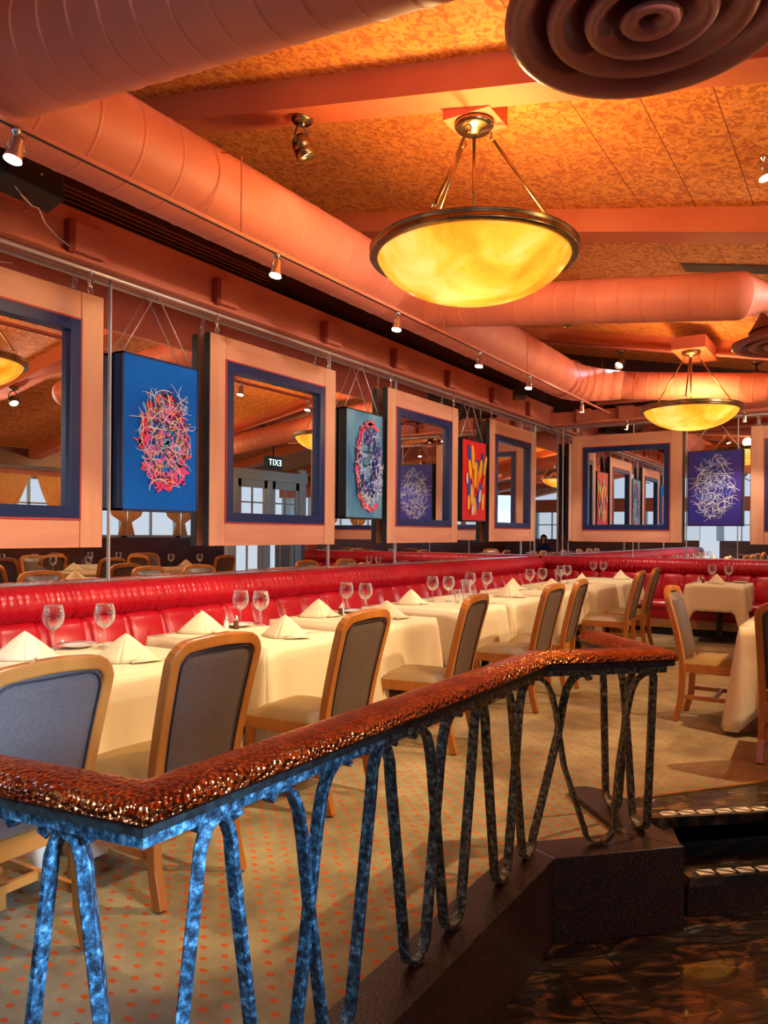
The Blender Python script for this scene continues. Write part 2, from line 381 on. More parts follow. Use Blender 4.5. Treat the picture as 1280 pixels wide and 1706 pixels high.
# ------------------------------------------------------------------ room shell
YM = 4.37      # left mirror face
XM = 11.87     # back mirror face
XS, XE = -1.5, 11.87
def zbeam(y): return 3.243 + 0.2027 * y        # underside of the beams
def zceil(y): return zbeam(y) + 0.17
ang_c = math.atan(0.2027)

# floor: lower slate level
struct(MB().lo_hi((-6, -5.2, -0.38), (15.5, 4.6, -0.33)).build('floor', 'slate'))
# raised dining platform, carpeted
car = [(0.66, 4.5), (1.0, 1.20), (3.11, 1.20), (3.47, 0.86), (3.93, 1.22), (4.085, 0.995), (4.76, 0.457), (6.6, -0.95), (6.6, -5.2), (15.5, -5.2), (15.5, 4.6), (0.66, 4.6)]
struct(MB().prism(car, -0.32, 0.0).build('floor_carpet', 'carpet'))
# landing strip of slate between carpet and first riser, and the step treads
dS = Vector((0.655, -0.755)).normalized(); 
def along(p, k): return (p[0] + dS.x * k, p[1] + dS.y * k)
n1 = (3.84, 0.86); n2 = (3.60, 0.65)
struct(MB().prism([(3.55, 1.19), n1, along(n1, 3.2), (6.6, -2.2), (6.6, -0.96), (4.76, 0.449), (4.082, 0.985), (3.93, 1.21)], -0.05, -0.001).build('floor_landing', 'slate'))
struct(MB().prism([(3.72, 0.72), along(n1, 0.0), along(n1, 3.2), (6.5, -2.1), (5.5, 0.0), (4.2, 0.9)], -0.33, -0.05).build('trim_1_step_riser', 'granite'))
struct(MB().prism([n2, along(n2, 3.4), along(n1, 3.3), n1], -0.19, -0.15).build('floor_step_tread', 'slate'))
n2i = (n2[0] + 0.012, n2[1] + 0.012)
struct(MB().prism([n2i, along(n2i, 3.4), along(n1, 3.3), n1], -0.33, -0.19).build('trim_2_step_riser', 'granite'))
# brass strip at the carpet edge
mb = MB(); mb.bar([(4.075, 0.99, 0.002), (4.76, 0.453, 0.002), (6.6, -0.955, 0.002)], 0.022, 0.012, (0, 0, 1))
struct(mb.build('trim_3_brass_edge', 'brassedge'))
# mosaic triangles set in both nosings
def mosaic(p0, z, name, n=22, st=0.06):
    mb = MB(); nv = Vector((-dS.y, dS.x))
    if nv.dot(Vector((1, 1))) < 0: nv = -nv
    for k in range(n):
        a = Vector(p0) + dS * (st + k * 0.098) + nv * 0.022; b = a + dS * 0.082; c = a + nv * 0.052; d = b + nv * 0.052
        e = (d - a) * 0.10
        for tri in ((a, b - e * 0.2 - dS * 0.01, c - (c - a) * 0.18), (b + nv * 0.012, d, c + dS * 0.014)):
            q3 = [(p.x, p.y) for p in tri]; mb.prism(q3, z - 0.002, z)
    return struct(mb.build(name, 'tile'))
mosaic(n1, 0.0008, 'trim_4_mosaic'); mosaic(n2, -0.1482, 'trim_5_mosaic')

# granite curb around the platform edge
def offset_poly(pts, off):
    out = []
    for i, p in enumerate(pts):
        p = Vector(p)
        d0 = (p - Vector(pts[i - 1])).normalized() if i > 0 else None
        d1 = (Vector(pts[i + 1]) - p).normalized() if i < len(pts) - 1 else None
        if d0 is None: d0 = d1
        if d1 is None: d1 = d0
        n0 = Vector((-d0.y, d0.x)); n1_ = Vector((-d1.y, d1.x)); b = (n0 + n1_).normalized()
        out.append(tuple(p + b * (off / max(0.3, b.dot(n0)))))
    return out
RAILP = [(0.76, 3.0), (1.01, 1.175), (3.097, 1.172), (3.487, 0.782), (3.93, 1.20)]
CURBP = RAILP[:-1] + [(3.97, 1.235)]
lft = offset_poly(CURBP, 0.093); rgt = offset_poly(CURBP, -0.093)
cap_end = [(3.90 + 0.05, 1.33 - 0.01), (4.03, 1.25), (4.05, 1.19)]
for i in range(len(CURBP) - 1):
    q = [rgt[i], rgt[i + 1], lft[i + 1], lft[i]]
    zb = -0.33
    if i == 3: q = [rgt[3], rgt[4], (4.035, 1.26), (3.96, 1.325), lft[4], lft[3]]
    struct(MB().prism(q, zb, 0.03).build('trim_%d_granite_curb' % (6 + i), 'granite', bevel=0.004))

# left wall: solid wall behind, mirror face on it
struct(MB().lo_hi((XS, YM + 0.02, -0.33), (XE + 0.2, YM + 0.2, 4.6)).build('wall_left', 'recess'))
struct(MB().lo_hi((XS, YM, 1.02), (XE, YM + 0.018, 3.10)).build('wall_left_mirror', 'mirror'))
struct(MB().lo_hi((XM + 0.02, -0.36, -0.33), (XM + 0.2, YM + 0.2, 4.6)).build('wall_back', 'recess'))
struct(MB().lo_hi((XM, -0.34, 1.02), (XM + 0.018, YM, 3.10)).build('wall_back_mirror', 'mirror'))
struct(MB().box((XM + 0.02, -0.38, 1.5), (0.34, 0.06, 3.7)).build('trim_12_wall_end', 'salmon'))
# mirror joint rods
for i, (x, y) in enumerate([(3.435, YM - 0.008), (5.955, YM - 0.008), (7.18, YM - 0.008), (10.80, YM - 0.008), (11.35, YM - 0.008), (XM - 0.008, 4.1), (XM - 0.008, 2.235), (XM - 0.008, 1.55), (XM - 0.008, 3.0)]):
    struct(MB().tube([(x, y, 1.03), (x, y, 3.09)], 0.0065, 8).build('trim_%d_mirror_joint' % (20 + i), 'rodwhite'))

# sloped ceiling and beams
def slab(x0, x1, y0, y1, f0, f1):
    m = MB(); vs = []
    for (x, y) in ((x0, y0), (x1, y0), (x1, y1), (x0, y1)): vs.append((x, y, f0(y)))
    for (x, y) in ((x0, y0), (x1, y0), (x1, y1), (x0, y1)): vs.append((x, y, f1(y)))
    return m.add(vs, [(3, 2, 1, 0), (4, 5, 6, 7), (0, 1, 5, 4), (1, 2, 6, 5), (2, 3, 7, 6), (3, 0, 4, 7)])
YE = -3.3
struct(slab(-6, 15.5, YE, YM + 0.2, zceil, lambda y: zceil(y) + 0.08).build('ceiling', 'ceiling'))
bx = [(-2.9, 0.2), (-0.8, 0.2), (1.34, 0.2), (3.48, 0.2), (5.60, 0.24), (7.75, 0.2), (9.98, 0.24), (12.2, 0.2), (14.3, 0.2)]
for i, (x, wdt) in enumerate(bx):
    struct(slab(x, x + wdt, YE, YM + 0.02, zbeam, lambda y: zceil(y) + 0.01).build('trim_%d_ceiling_beam' % (30 + i), 'beam'))
# black slot in the ceiling above the second crossing duct
struct(slab(6.90, 7.12, -0.7, 1.36, lambda y: zceil(y) - 0.012, lambda y: zceil(y) + 0.01).build('trim_45_ceiling_slot', 'recess'))
# flat lower zone beyond the sloped ceiling (seen only in the mirrors)
struct(MB().lo_hi((-6, -5.2, 2.74), (15.5, YE, 2.80)).build('ceiling_low', 'white_soffit'))
struct(MB().lo_hi((-6, YE - 0.12, 2.46), (15.5, YE, 2.74)).build('trim_46_edge_beam', 'darkwood'))

# header boards above the mirrors, with raised blocks
struct(MB().lo_hi((XS, 4.26, 3.085), (11.72, YM + 0.03, 3.285)).build('trim_47_header', 'salmon', bevel=0.004))
struct(MB().lo_hi((XS, 4.235, 3.085), (11.72, 4.262, 3.112)).build('trim_48_header_lip', 'salmon', bevel=0.004))
struct(MB().lo_hi((11.69, -0.34, 3.085), (XM + 0.03, 4.30, 3.285)).build('trim_49_header', 'salmon', bevel=0.004))
mb = MB()
for x0, x1 in ((1.6, 1.85), (3.04, 3.27), (4.32, 4.52), (5.70, 5.93), (6.93, 7.13), (8.15, 8.38), (9.42, 9.64), (10.7, 10.9)):
    mb.lo_hi((x0, 4.205, 3.118), (x1, 4.26, 3.30))
for y0 in (0.4, 1.7, 2.95, 3.6):
    mb.lo_hi((11.635, y0, 3.118), (11.69, y0 + 0.22, 3.30))
struct(mb.build('trim_50_header_blocks', 'salmon', bevel=0.004))
mb = MB()  # thin dark-red strips beside each header block
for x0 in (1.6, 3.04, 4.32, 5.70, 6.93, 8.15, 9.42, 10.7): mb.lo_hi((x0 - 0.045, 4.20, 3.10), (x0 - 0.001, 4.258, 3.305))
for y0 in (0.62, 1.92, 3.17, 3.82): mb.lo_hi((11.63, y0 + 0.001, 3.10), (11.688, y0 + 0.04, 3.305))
struct(mb.build('trim_54_header_strips', 'bracket'))
# air return grille slats above the header
mb = MB()
for k in range(9):
    z = 3.30 + k * 0.030
    mb.add([(2.6, 4.30, z), (11.6, 4.30, z), (11.6, 4.345, z + 0.018), (2.6, 4.345, z + 0.018)], [(0, 1, 2, 3)])
    mb.lo_hi((2.6, 4.293, z - 0.004), (5.0, 4.302, z + 0.004))
struct(mb.build('trim_51_return_grille', 'slat'))
struct(MB().lo_hi((XS, 4.262, 3.285), (XM, 4.285, 3.40)).build('trim_52_upper_board', 'salmon'))

# far side of the room (seen in the mirrors): dark wood wainscot, windows, curtains
struct(MB().lo_hi((-6, -4.25, 0), (13.5, -4.1, 1.24)).build('wall_right_wainscot', 'darkwood'))
struct(MB().lo_hi((-6, -4.25, 2.35), (13.5, -4.1, 2.74)).build('wall_right', 'salmon'))
struct(MB().lo_hi((-6, -4.12, 2.46), (13.5, -4.06, 2.60)).build('trim_53_white_band', 'white_soffit'))
for i in range(11):
    x0 = 13.4 - 1.45 * (i + 1)
    f = MB()
    f.lo_hi((x0, -4.22, 1.24), (x0 + 0.07, -4.13, 2.35)); f.lo_hi((x0 + 1.38, -4.22, 1.24), (x0 + 1.45, -4.13, 2.35))
    f.lo_hi((x0, -4.22, 1.24), (x0 + 1.45, -4.13, 1.29)); f.lo_hi((x0, -4.22, 2.30), (x0 + 1.45, -4.13, 2.35))
    f.lo_hi((x0 + 0.70, -4.2, 1.29), (x0 + 0.74, -4.15, 2.30)); f.lo_hi((x0, -4.2, 1.85), (x0 + 1.45, -4.15, 1.88))
    struct(f.build('window_%d' % (i + 1), 'frame_white'))
    c = MB(); 
    for s_, xc in ((1, x0 + 0.02), (-1, x0 + 1.43)):
        rows = []
        for a in range(9):
            v = a / 8; z = 2.36 - v * 1.08
            wv = 0.52 * (1 - v ** 1.2) + 0.12 if v < 0.75 else 0.10 + 0.35 * (v - 0.75)
            rows.append([(xc + s_ * wv * b / 24, -4.06 + 0.025 * math.sin(b * 1.4 + a * 0.2), z) for b in range(25)])
        c.grid(rows)
    cu = c.build('window_curtain', 'curtain'); tag(cu, 'pair of tied-back orange curtains at the window %s from the vestibule, seen in the mirror' % ['first', 'second', 'third', 'fourth', 'fifth', 'sixth', 'seventh', 'eighth', 'ninth', 'tenth', 'eleventh'][i], 'curtain', 'orange window curtains')
for nm_, xw, yA, yB in (('wall_front', -5.6, -4.1, 4.4), ('wall_end', 15.3, -4.1, 4.4)):
    struct(MB().lo_hi((xw - 0.1, yA, -0.33), (xw + 0.1, yB, 1.20)).build(nm_ + '_wainscot', 'darkwood'))
    struct(MB().lo_hi((xw - 0.1, yA, 2.25), (xw + 0.1, yB, 2.75)).build(nm_, 'beam'))
    f = MB()
    for k in range(7):
        y_ = yA + 0.1 + k * 1.38; f.lo_hi((xw - 0.12, y_, 1.20), (xw + 0.12, y_ + 0.22, 2.25))
        f.lo_hi((xw - 0.04, y_ + 0.78, 1.20), (xw + 0.04, y_ + 0.82, 2.25))
    f.lo_hi((xw - 0.05, yA, 1.74), (xw + 0.05, yB, 1.78))
    struct(f.build('window_%d' % (12 if xw < 0 else 13), 'frame_white'))
# glazed vestibule beyond, and the exit sign above it
v = empty('door_1', (11.0, -1.75, 0)); struct(v)
f = MB(); f.lo_hi((0, -0.08, 0), (0.14, 0.02, 2.62)); f.lo_hi((1.02, -0.08, 0), (1.16, 0.02, 2.5)); f.lo_hi((2.06, -0.08, 0), (2.26, 0.03, 2.72)); f.lo_hi((-0.06, -0.1, 2.42), (2.3, 0.04, 2.62)); f.lo_hi((0, -0.07, 0), (2.2, 0.01, 0.5))
struct(f.build('door_frame', 'frame_white', v))
for x0 in (0.16, 1.18):
    f = MB(); f.lo_hi((x0, -0.05, 0.5), (x0 + 0.09, 0, 2.42)); f.lo_hi((x0 + 0.77, -0.05, 0.5), (x0 + 0.86, 0, 2.42)); f.lo_hi((x0, -0.05, 2.26), (x0 + 0.86, 0, 2.42))
    f.lo_hi((x0 + 0.41, -0.04, 0.5), (x0 + 0.44, -0.01, 2.3)); f.lo_hi((x0, -0.04, 1.6), (x0 + 0.86, -0.01, 1.63)); f.lo_hi((x0, -0.04, 1.95), (x0 + 0.86, -0.01, 1.98)) 
    struct(f.build('door_leaf', 'frame_white', v))
sg = empty('exit_sign', (11.55, -1.2, 2.72)); tag(sg, 'dark green exit sign above the white glazed doors, seen in the mirror', 'sign')
sg.rotation_euler = (0, 0, PI)
MB().box((0, 0, 0), (0.46, 0.09, 0.24)).build('sign_box', 'sign', sg, bevel=0.006)
MB().box((0, 0, 0.30), (0.02, 0.02, 0.40)).build('hanger', 'black', sg)
tx = D.curves.new('letters', 'FONT'); tx.body = 'EXIT'; tx.size = 0.17; tx.space_character = 1.12; tx.extrude = 0.003; tx.align_x = 'CENTER'; tx.align_y = 'CENTER'
to = D.objects.new('letters', tx); COL.objects.link(to)
bpy.context.view_layer.update()
dg = bpy.context.evaluated_depsgraph_get(); me = D.meshes.new_from_object(to.evaluated_get(dg)); D.objects.remove(to)
me.materials.clear(); me.materials.append(M['signlit']); lo = D.objects.new('letters', me); COL.objects.link(lo); lo.parent = sg
lo.rotation_euler = (PI / 2, 0, 0); lo.location = (0, -0.049, 0)

# ------------------------------------------------------------------ ducts
def duct_path_tube(path, r, ribs):
    """sheet-metal duct with raised spiral seams: ribs = spacing"""
    P = [Vector(p) for p in path]; out = []; rad = []
    acc = 0.0
    for i in range(len(P) - 1):
        L = (P[i + 1] - P[i]).length; n = max(1, int(L / ribs)) if L > ribs * 1.5 else 1
        for k in range(n):
            a = k / n; q = P[i].lerp(P[i + 1], a)
            out.append(q); rad.append(r)
            if n > 1 or True:
                e = min(0.008, L / n * 0.2) / L
                for dd, rr in ((0.6, r), (1.2, r + 0.0032), (2.0, r + 0.0032), (2.6, r), (3.2, r)):
                    out.append(P[i].lerp(P[i + 1], a + e * dd)); rad.append(rr)
    out.append(P[-1]); rad.append(r)
    return out, rad
def arc(c, r, a0, a1, n, f):
    return [f(c, r, a0 + (a1 - a0) * k / n) for k in range(n + 1)]
ZD = 3.33; YD = 3.25; RD = 0.243
d = empty('air_duct', (0, 0, 0)); tag(d, 'long salmon round air duct running above the mirrored wall', 'duct', None)
pth = [(-1.5, YD, ZD), (0.4, YD, ZD), (2.3, YD, ZD), (5.6, YD, ZD), (9.3, YD, ZD)]
# elbow towards the back crossing run
for k in range(1, 7):
    a = k / 6 * PI / 2; pth.append((9.3 + 0.62 * math.sin(a), YD - 0.62 * (1 - math.cos(a)), ZD - 0.035 * k / 6 - 0.02 * k / 6))
o_, r_ = duct_path_tube(pth, RD, 0.24)
# taper radius through the elbow
r2 = [rr if p[0] < 9.35 else rr - (RD - 0.175) * min(1, (YD - p[1]) / 0.62) for p, rr in zip(o_, r_)]
MB().tube(o_, r2, 40).build('duct_run', 'salmon', d)
yy0 = YD - 0.62
def cross(x, y0, y1, r, z0, sl, name, label, ribs=0.15, tail=None, group='crossing air ducts'):
    p = [(x, y0, z0), (x, y1, z0 + sl * (y1 - y0))]
    if tail: p += tail
    o2, rr = duct_path_tube(p, r, ribs)
    if tail:
        for q_ in range(len(o2)):
            if o2[q_][1] < y1: rr[q_] = max(0.10, rr[q_] - 0.75 * (Vector(o2[q_]) - Vector(p[1])).length)
    t = MB().tube(o2, rr, 36).build(name, 'salmon'); return tag(t, label, 'duct', group)
cross(9.92, yy0, -2.0, 0.172, ZD - 0.06, 0.115, 'air_duct', 'salmon duct crossing to the right below the far chandelier beam, farthest of the crossing ducts')
z1 = ZD - 0.08
tl2 = [(5.68, 0.60, z1 - 0.29), (5.90, 0.53, z1 - 0.27), (6.6, 0.52, z1 - 0.25)]
cross(5.6, YD - 0.02, 0.72, 0.158, z1, 0.115, 'air_duct', 'salmon duct crossing the ceiling just behind the near chandelier bowl', tail=tl2)
tl1 = [(1.84, 0.78, z1 - 0.27), (1.98, 0.62, z1 - 0.25), (2.27, 0.535, z1 - 0.24)]
cross(1.80, YD - 0.03, 0.90, 0.205, ZD - 0.06, 0.113, 'air_duct', 'salmon ribbed duct passing overhead in the top left corner, nearest of the crossing ducts', tail=tl1)

# round diffusers
def diffuser(loc, label):
    t = empty('ceiling_diffuser', loc); tag(t, label, 'air vent', 'round ceiling diffusers')
    def ring(r0, z0, r1, z1, nm, th=0.008):
        m = MB(); pr = []
        for k in range(9):
            u = k / 8; pr.append((r0 + (r1 - r0) * u, z0 + (z1 - z0) * u + 0.02 * math.sin(u * PI)))
        m.lathe(pr, 56); return m.build(nm, 'plum', t, solid=th)
    # outer dished ring with a rolled lip, then nested cones
    m = MB(); m.lathe([(0.41, 0.03), (0.412, 0.012), (0.40, 0.0), (0.38, -0.004), (0.35, 0.006), (0.325, 0.03), (0.30, 0.075), (0.27, 0.13)], 64); m.build('outer_ring', 'plum', t, solid=0.006)
    m = MB(); m.lathe([(0.292, 0.020), (0.287, 0.004), (0.27, -0.006), (0.235, 0.012), (0.20, 0.06), (0.17, 0.12)], 56); m.build('middle_ring', 'plum', t, solid=0.006)
    m = MB(); m.lathe([(0.185, 0.012), (0.178, -0.004), (0.155, -0.008), (0.125, 0.016), (0.09, 0.07), (0.07, 0.12)], 48); m.build('inner_ring', 'plum', t, solid=0.006)
    m = MB(); m.lathe([(0.085, 0.0), (0.075, -0.012), (0.04, -0.006), (0.025, 0.02), (0.02, 0.1)], 32); m.build('center_cone', 'plum', t, solid=0.006)
    m = MB(); m.lathe([(0.20, 0.28), (0.28, 0.13), (0.29, 0.12)], 40); m.lathe([(0.0, 0.2), (0.2, 0.2)], 40); m.build('neck', 'plum', t)
    return t
diffuser((2.27, 0.535, 2.84), 'large round plum ring diffuser cut off by the top edge, nearest of the two')
diffuser((6.72, 0.52, 2.84), 'small-looking round ring diffuser at the right edge beside the far chandelier')

# ------------------------------------------------------------------ chandeliers
def chandelier(loc, zc, label, D_=1.12, glow=72):
    t = empty('bowl_chandelier', loc); tag(t, label, 'chandelier', 'alabaster bowl chandeliers')
    Rr = D_ / 2
    pr = []
    for k in range(15):
        u = k / 14; a = u * math.radians(80); pr.append((Rr * 0.925 * math.sin(a) / math.sin(math.radians(80)), -0.205 * D_ / 1.0 * (math.cos(a) - math.cos(math.radians(80))) / (1 - math.cos(math.radians(80)))))
    MB().lathe(pr, 64).build('bowl', 'bowl', t, solid=0.008)
    MB().lathe([(Rr * 0.90, -0.012), (Rr * 0.985, -0.018), (Rr, -0.006), (Rr * 0.985, 0.004), (Rr * 0.985, 0.026), (Rr, 0.034), (Rr * 0.985, 0.042), (Rr * 0.95, 0.042), (Rr * 0.93, 0.0), (Rr * 0.90, -0.012)], 64).build('rim', 'bronze', t)
    MB().lathe([(0.0, zc), (0.105, zc), (0.105, zc - 0.022), (0.09, zc - 0.04), (0.04, zc - 0.045), (0.03, zc - 0.065), (0.0, zc - 0.065)], 28).build('canopy', 'bronze', t)
    # stem with sockets
    MB().tube([(0, 0, zc - 0.05), (0, 0, -0.02)], 0.009, 10).build('stem', 'bronze', t)
    base = math.atan2(-fw.y, -fw.x)      # direction from the fixture towards the entrance
    for k in range(3):
        a = base - math.radians(-27.5) * -1 + k * 2 * PI / 3
        p1 = Vector((math.cos(a) * Rr * 0.955, math.sin(a) * Rr * 0.955, 0.05)); p0 = Vector((math.cos(a) * 0.075, math.sin(a) * 0.075, zc - 0.05))
        rod = MB().tube([p0.lerp(p1, 0.07), p0.lerp(p1, 0.95)], 0.0085, 10).build('rod', 'bronze', t)
        m = MB()
        for q in (p0.lerp(p1, 0.035), p0.lerp(p1, 0.975)):
            m.tube([q + Vector((0.017 * math.cos(b) * -math.sin(a), 0.017 * math.cos(b) * math.cos(a), 0.022 * math.sin(b))) for b in [j * PI / 6 for j in range(12)]], 0.004, 6, closed=True)
        m.build('hook', 'bronze', rod)
    for k in range(3):
        a = k * 2 * PI / 3 + 0.4
        MB().lathe([(0.0, 0), (0.018, 0.01), (0.027, 0.04), (0.02, 0.07), (0.0, 0.08)], 12, c=(0.10 * math.cos(a), 0.10 * math.sin(a), -0.10)).build('bulb', 'bulb', t)
    light('chandelier_glow', 'POINT', (loc[0], loc[1], loc[2] + 0.15), glow, (1.0, 0.60, 0.22), shadow_soft_size=0.07)
    light('chandelier_inner', 'POINT', (loc[0] - 0.05, loc[1] - 0.02, loc[2] - 0.125), 13, (1.0, 0.80, 0.42), shadow_soft_size=0.05)
    return t
ZC1 = 3.575 - 2.855
chandelier((3.758, 1.806, 2.855), ZC1, 'large glowing amber bowl chandelier with bronze rods, nearest to the viewer')
struct(MB().prism([(3.65, 1.67), (3.89, 1.67), (3.89, 1.94), (3.65, 1.94)], 3.576, 3.70).build('trim_60_canopy_block', 'beam'))
chandelier((9.39, 1.732, 2.812), 3.489 - 2.812, 'smaller-looking amber bowl chandelier hung under a salmon box near the back wall', glow=34)
struct(MB().prism([(9.22, 1.55), (10.1, 1.55), (10.1, 1.92), (9.22, 1.92)], 3.49, 3.63).build('trim_61_canopy_block', 'beam'))
chandelier((3.758, -1.6, 2.35), zbeam(-1.6) - 2.35 - 0.005, 'amber bowl chandelier over the far tables, seen only in the left mirrors', 0.8)
chandelier((9.39, -1.6, 2.35), zbeam(-1.6) - 2.35 - 0.005, 'amber bowl chandelier close to the exit doors, seen only in the left mirrors', 0.8)

# ------------------------------------------------------------------ track, pipes, spots
tr = empty('light_track', (0, 2.9, 2.985)); tag(tr, 'thin salmon lighting track hung on rods along the long duct', 'light track')
MB().bar([(-1.0, 0, 0), (10.2, 0, -0.01)], 0.022, 0.022, (0, 0, 1)).build('track_bar', 'salmon', tr)
MB().bar([(-1.0, -0.006, -0.0125), (10.2, -0.006, -0.0225)], 0.010, 0.006, (0, 0, 1)).build('track_slot', 'black', tr)
for x in (3.13, 5.5, 7.3, 9.0): MB().tube([(x, 0, 0.0), (x, 0, 0.42), (x, 0.05, 0.455), (x, 0.155, 0.485)], 0.004, 6).build('hanging_rod', 'salmon', tr)
tr2 = empty('light_track', (10.9, 0, 2.985)); tag(tr2, 'thin salmon lighting track running across in front of the back wall', 'light track')
MB().bar([(0, 3.4, 0), (0, -0.3, 0)], 0.022, 0.022, (0, 0, 1)).build('track_bar', 'salmon', tr2)
for y in (3.2, 0.8): MB().tube([(0, y, 0.0), (0, y, zceil(y) - 2.985)], 0.004, 6).build('hanging_rod', 'salmon', tr2)

def pipe_thing(name, path, r, m, label, cat='pipe'):
    return tag(MB().tube(path, r, 12).build(name, m), label, cat)
pipe_thing('hanging_pipe', [(XS, 4.30, 3.058), (11.80, 4.30, 3.058)], 0.014, 'steel', 'white steel pipe under the left header that the frames hang from')
pipe_thing('hanging_pipe', [(11.80, 4.27, 3.055), (11.80, -0.3, 3.055)], 0.014, 'steel', 'white steel pipe under the back wall header that the frames hang from')
pipe_thing('ceiling_pipe', [(9.92, 4.2, zbeam(4.2) - 0.02), (9.92, -1.9, zbeam(-1.9) - 0.02)], 0.022, 'salmon', 'salmon conduit pipe running along the beam of the far chandelier')
pipe_thing('ceiling_pipe', [(10.3, 3.1, 3.14), (10.3, 0.2, 3.14)], 0.03, 'salmon', 'salmon pipe crossing below the farthest duct near the back wall')

def aim(v): return Vector(v).normalized().to_track_quat('-Z', 'Y').to_matrix()
def spot(loc, dirv, label, kind='small', group='small track spotlights', energy=0, blend=0.5, size=60, blue=False, col=WHITE):
    t = empty('track_spotlight' if kind == 'small' else 'bronze_spotlight', loc); tag(t, label, 'spotlight', group)
    R3 = aim(dirv)
    if kind == 'small':
        c = Vector((0, 0, -0.085)) 
        MB().lathe([(0.0, 0.0), (0.020, 0.0), (0.020, -0.018), (0.008, -0.03), (0.006, -0.05)], 12).build('mount', 'chrome', t)
        m = MB(); m.tube([(-0.034, 0, -0.10), (-0.034, 0, -0.055), (0, 0, -0.045), (0.034, 0, -0.055), (0.034, 0, -0.10)], 0.0035, 6); m.build('yoke', 'chrome', t)
        MB().lathe([(0.0, 0.055), (0.018, 0.053), (0.024, 0.035), (0.026, 0.0), (0.034, -0.035), (0.036, -0.05)], 20, c=c, m=R3).build('spot_head', 'chrome', t)
        MB().lathe([(0.0, -0.052), (0.018, -0.052), (0.032, -0.043)], 20, c=c, m=R3).build('bulb', 'bulb_blue' if blue else 'bulb', t)
    else:
        c = Vector((0, 0, -0.155))
        MB().lathe([(0.0, 0.0), (0.062, 0.0), (0.066, -0.012), (0.055, -0.026), (0.02, -0.032), (0.012, -0.05)], 24).build('mount', 'bronze', t)
        yk = []
        for k in range(13):
            a = PI * k / 12; yk.append((0.066 * math.cos(a), 0, -0.13 + 0.085 * math.sin(a) if k not in (0, 12) else -0.165))
        MB().tube(yk, 0.0055, 8).build('yoke', 'black', t)
        MB().lathe([(0.0, 0.062), (0.03, 0.056), (0.05, 0.036), (0.058, 0.008), (0.060, -0.02), (0.055, -0.024), (0.057, -0.03), (0.060, -0.075), (0.054, -0.078), (0.050, -0.04)], 28, c=c, m=R3).build('spot_head', 'bronze', t)
        MB().lathe([(0.0, -0.05), (0.049, -0.046)], 24, c=c, m=R3).build('bulb', 'bulb_blue' if blue else 'bulb', t)
    if energy:
        q = c + R3 @ Vector((0, 0, -0.09)); p = Vector(loc) + q
        light('spot_beam', 'SPOT', p, energy, col, p + Vector(dirv), spot_size=math.radians(size), spot_blend=blend, shadow_soft_size=0.035)
    return t
ZT = 2.975
spot((1.82, 2.9, ZT), (-0.25, 0.02, -1), 'lit track spotlight at the left edge in front of the big duct', energy=55, size=80)
spot((3.43, 2.9, ZT), (-0.25, 0.02, -1), 'lit track spotlight, second from the left along the duct', energy=55, size=80)
spot((4.78, 2.9, ZT - .003), (-0.25, 0.02, -1), 'lit track spotlight, third from the left along the duct', energy=50, size=80)
spot((6.18, 2.9, ZT - .005), (-0.25, 0.02, -1), 'lit track spotlight, fourth from the left along the duct', energy=50, size=80)
spot((7.35, 2.9, ZT - .006), (-0.25, 0.02, -1), 'lit track spotlight, fifth from the left along the duct', energy=50, size=80)
spot((9.05, 2.9, ZT - .008), (0.1, 0.1, -1), 'lit track spotlight where the duct turns, last of the duct track', energy=50, size=80)
spot((10.9, 2.85, ZT), (0.1, 0.3, -1), 'lit spotlight on the back track, left of the far chandelier', group='back track spotlights', energy=50, size=90)
spot((10.9, 1.35, ZT), (0.3, 0.1, -1), 'lit spotlight on the back track, right of the far chandelier', group='back track spotlights', energy=50, size=90)
spot((3.600, 2.855, zbeam(2.855) - 0.002), (0.35, -0.25, -1), 'dark bronze yoke spotlight on the near beam, left of the near chandelier', 'bronze', 'bronze yoke spotlights')
spot((7.850, 2.685, zbeam(2.685) - 0.002), (0.2, -0.2, -1), 'dark bronze spotlight facing down behind the second crossing duct', 'bronze', 'bronze yoke spotlights', energy=60, size=90, col=WARM)
spot((10.060, 2.710, zbeam(2.710) - 0.04), (-1.0, 0.35, -1.0), 'bright blue-white spotlight left of the far chandelier', 'bronze', 'bronze yoke spotlights', energy=14, size=70, blue=True, col=(0.6, 0.78, 1.0))
spot((10.060, 1.120, zbeam(1.120) - 0.04), (0.2, -0.2, -1), 'bronze spotlight at the right edge, right of the far chandelier', 'bronze', 'bronze yoke spotlights')
spot((4.820, 0.512, zceil(0.512) - 0.001), (-0.1, -0.3, -1), 'small capped spotlight on the ceiling at the right edge of the picture', 'small', 'small ceiling spotlights')
# out-of-view spots added to fill in light over the aisle and far tables
aisle = [((3.56, 0.12), (-0.25, 1.05, -1), 260, 54), ((5.68, -0.45), (-0.30, 0.85, -1), 240, 62), ((7.85, -0.3), (-0.25, 0.5, -1), 190, 72), ((10.08, -0.2), (-0.2, 0.3, -1), 160, 72), ((3.56, -1.1), (0.0, -0.2, -1), 110, 80), ((7.85, -1.5), (0, -0.3, -1), 140, 80), ((10.08, -1.0), (0, -0.2, -1), 110, 80), ((1.44, 0.35), (0.35, 1.0, -1), 75, 54)]
for (x, tx_, wn_) in ((1.44, 2.4, 'above the entrance corner'), (3.56, 4.1, 'beyond the nearest large diffuser'), (5.70, 6.2, 'beyond the near chandelier'), (7.85, 8.3, 'beyond the small diffuser'), (10.08, 10.9, 'nearest the back wall')):  # out-of-view spots added to brighten the walls and ducts
    spot((x, -1.3, zbeam(-1.3) - 0.002), (tx_ - x, 5.3, 0.18), 'added fill spotlight on the ceiling beam washing the wall, ' + wn_, 'bronze', 'added wall fill spotlights', energy=230, size=72, col=(1.0, 0.88, 0.78), blend=0.6)
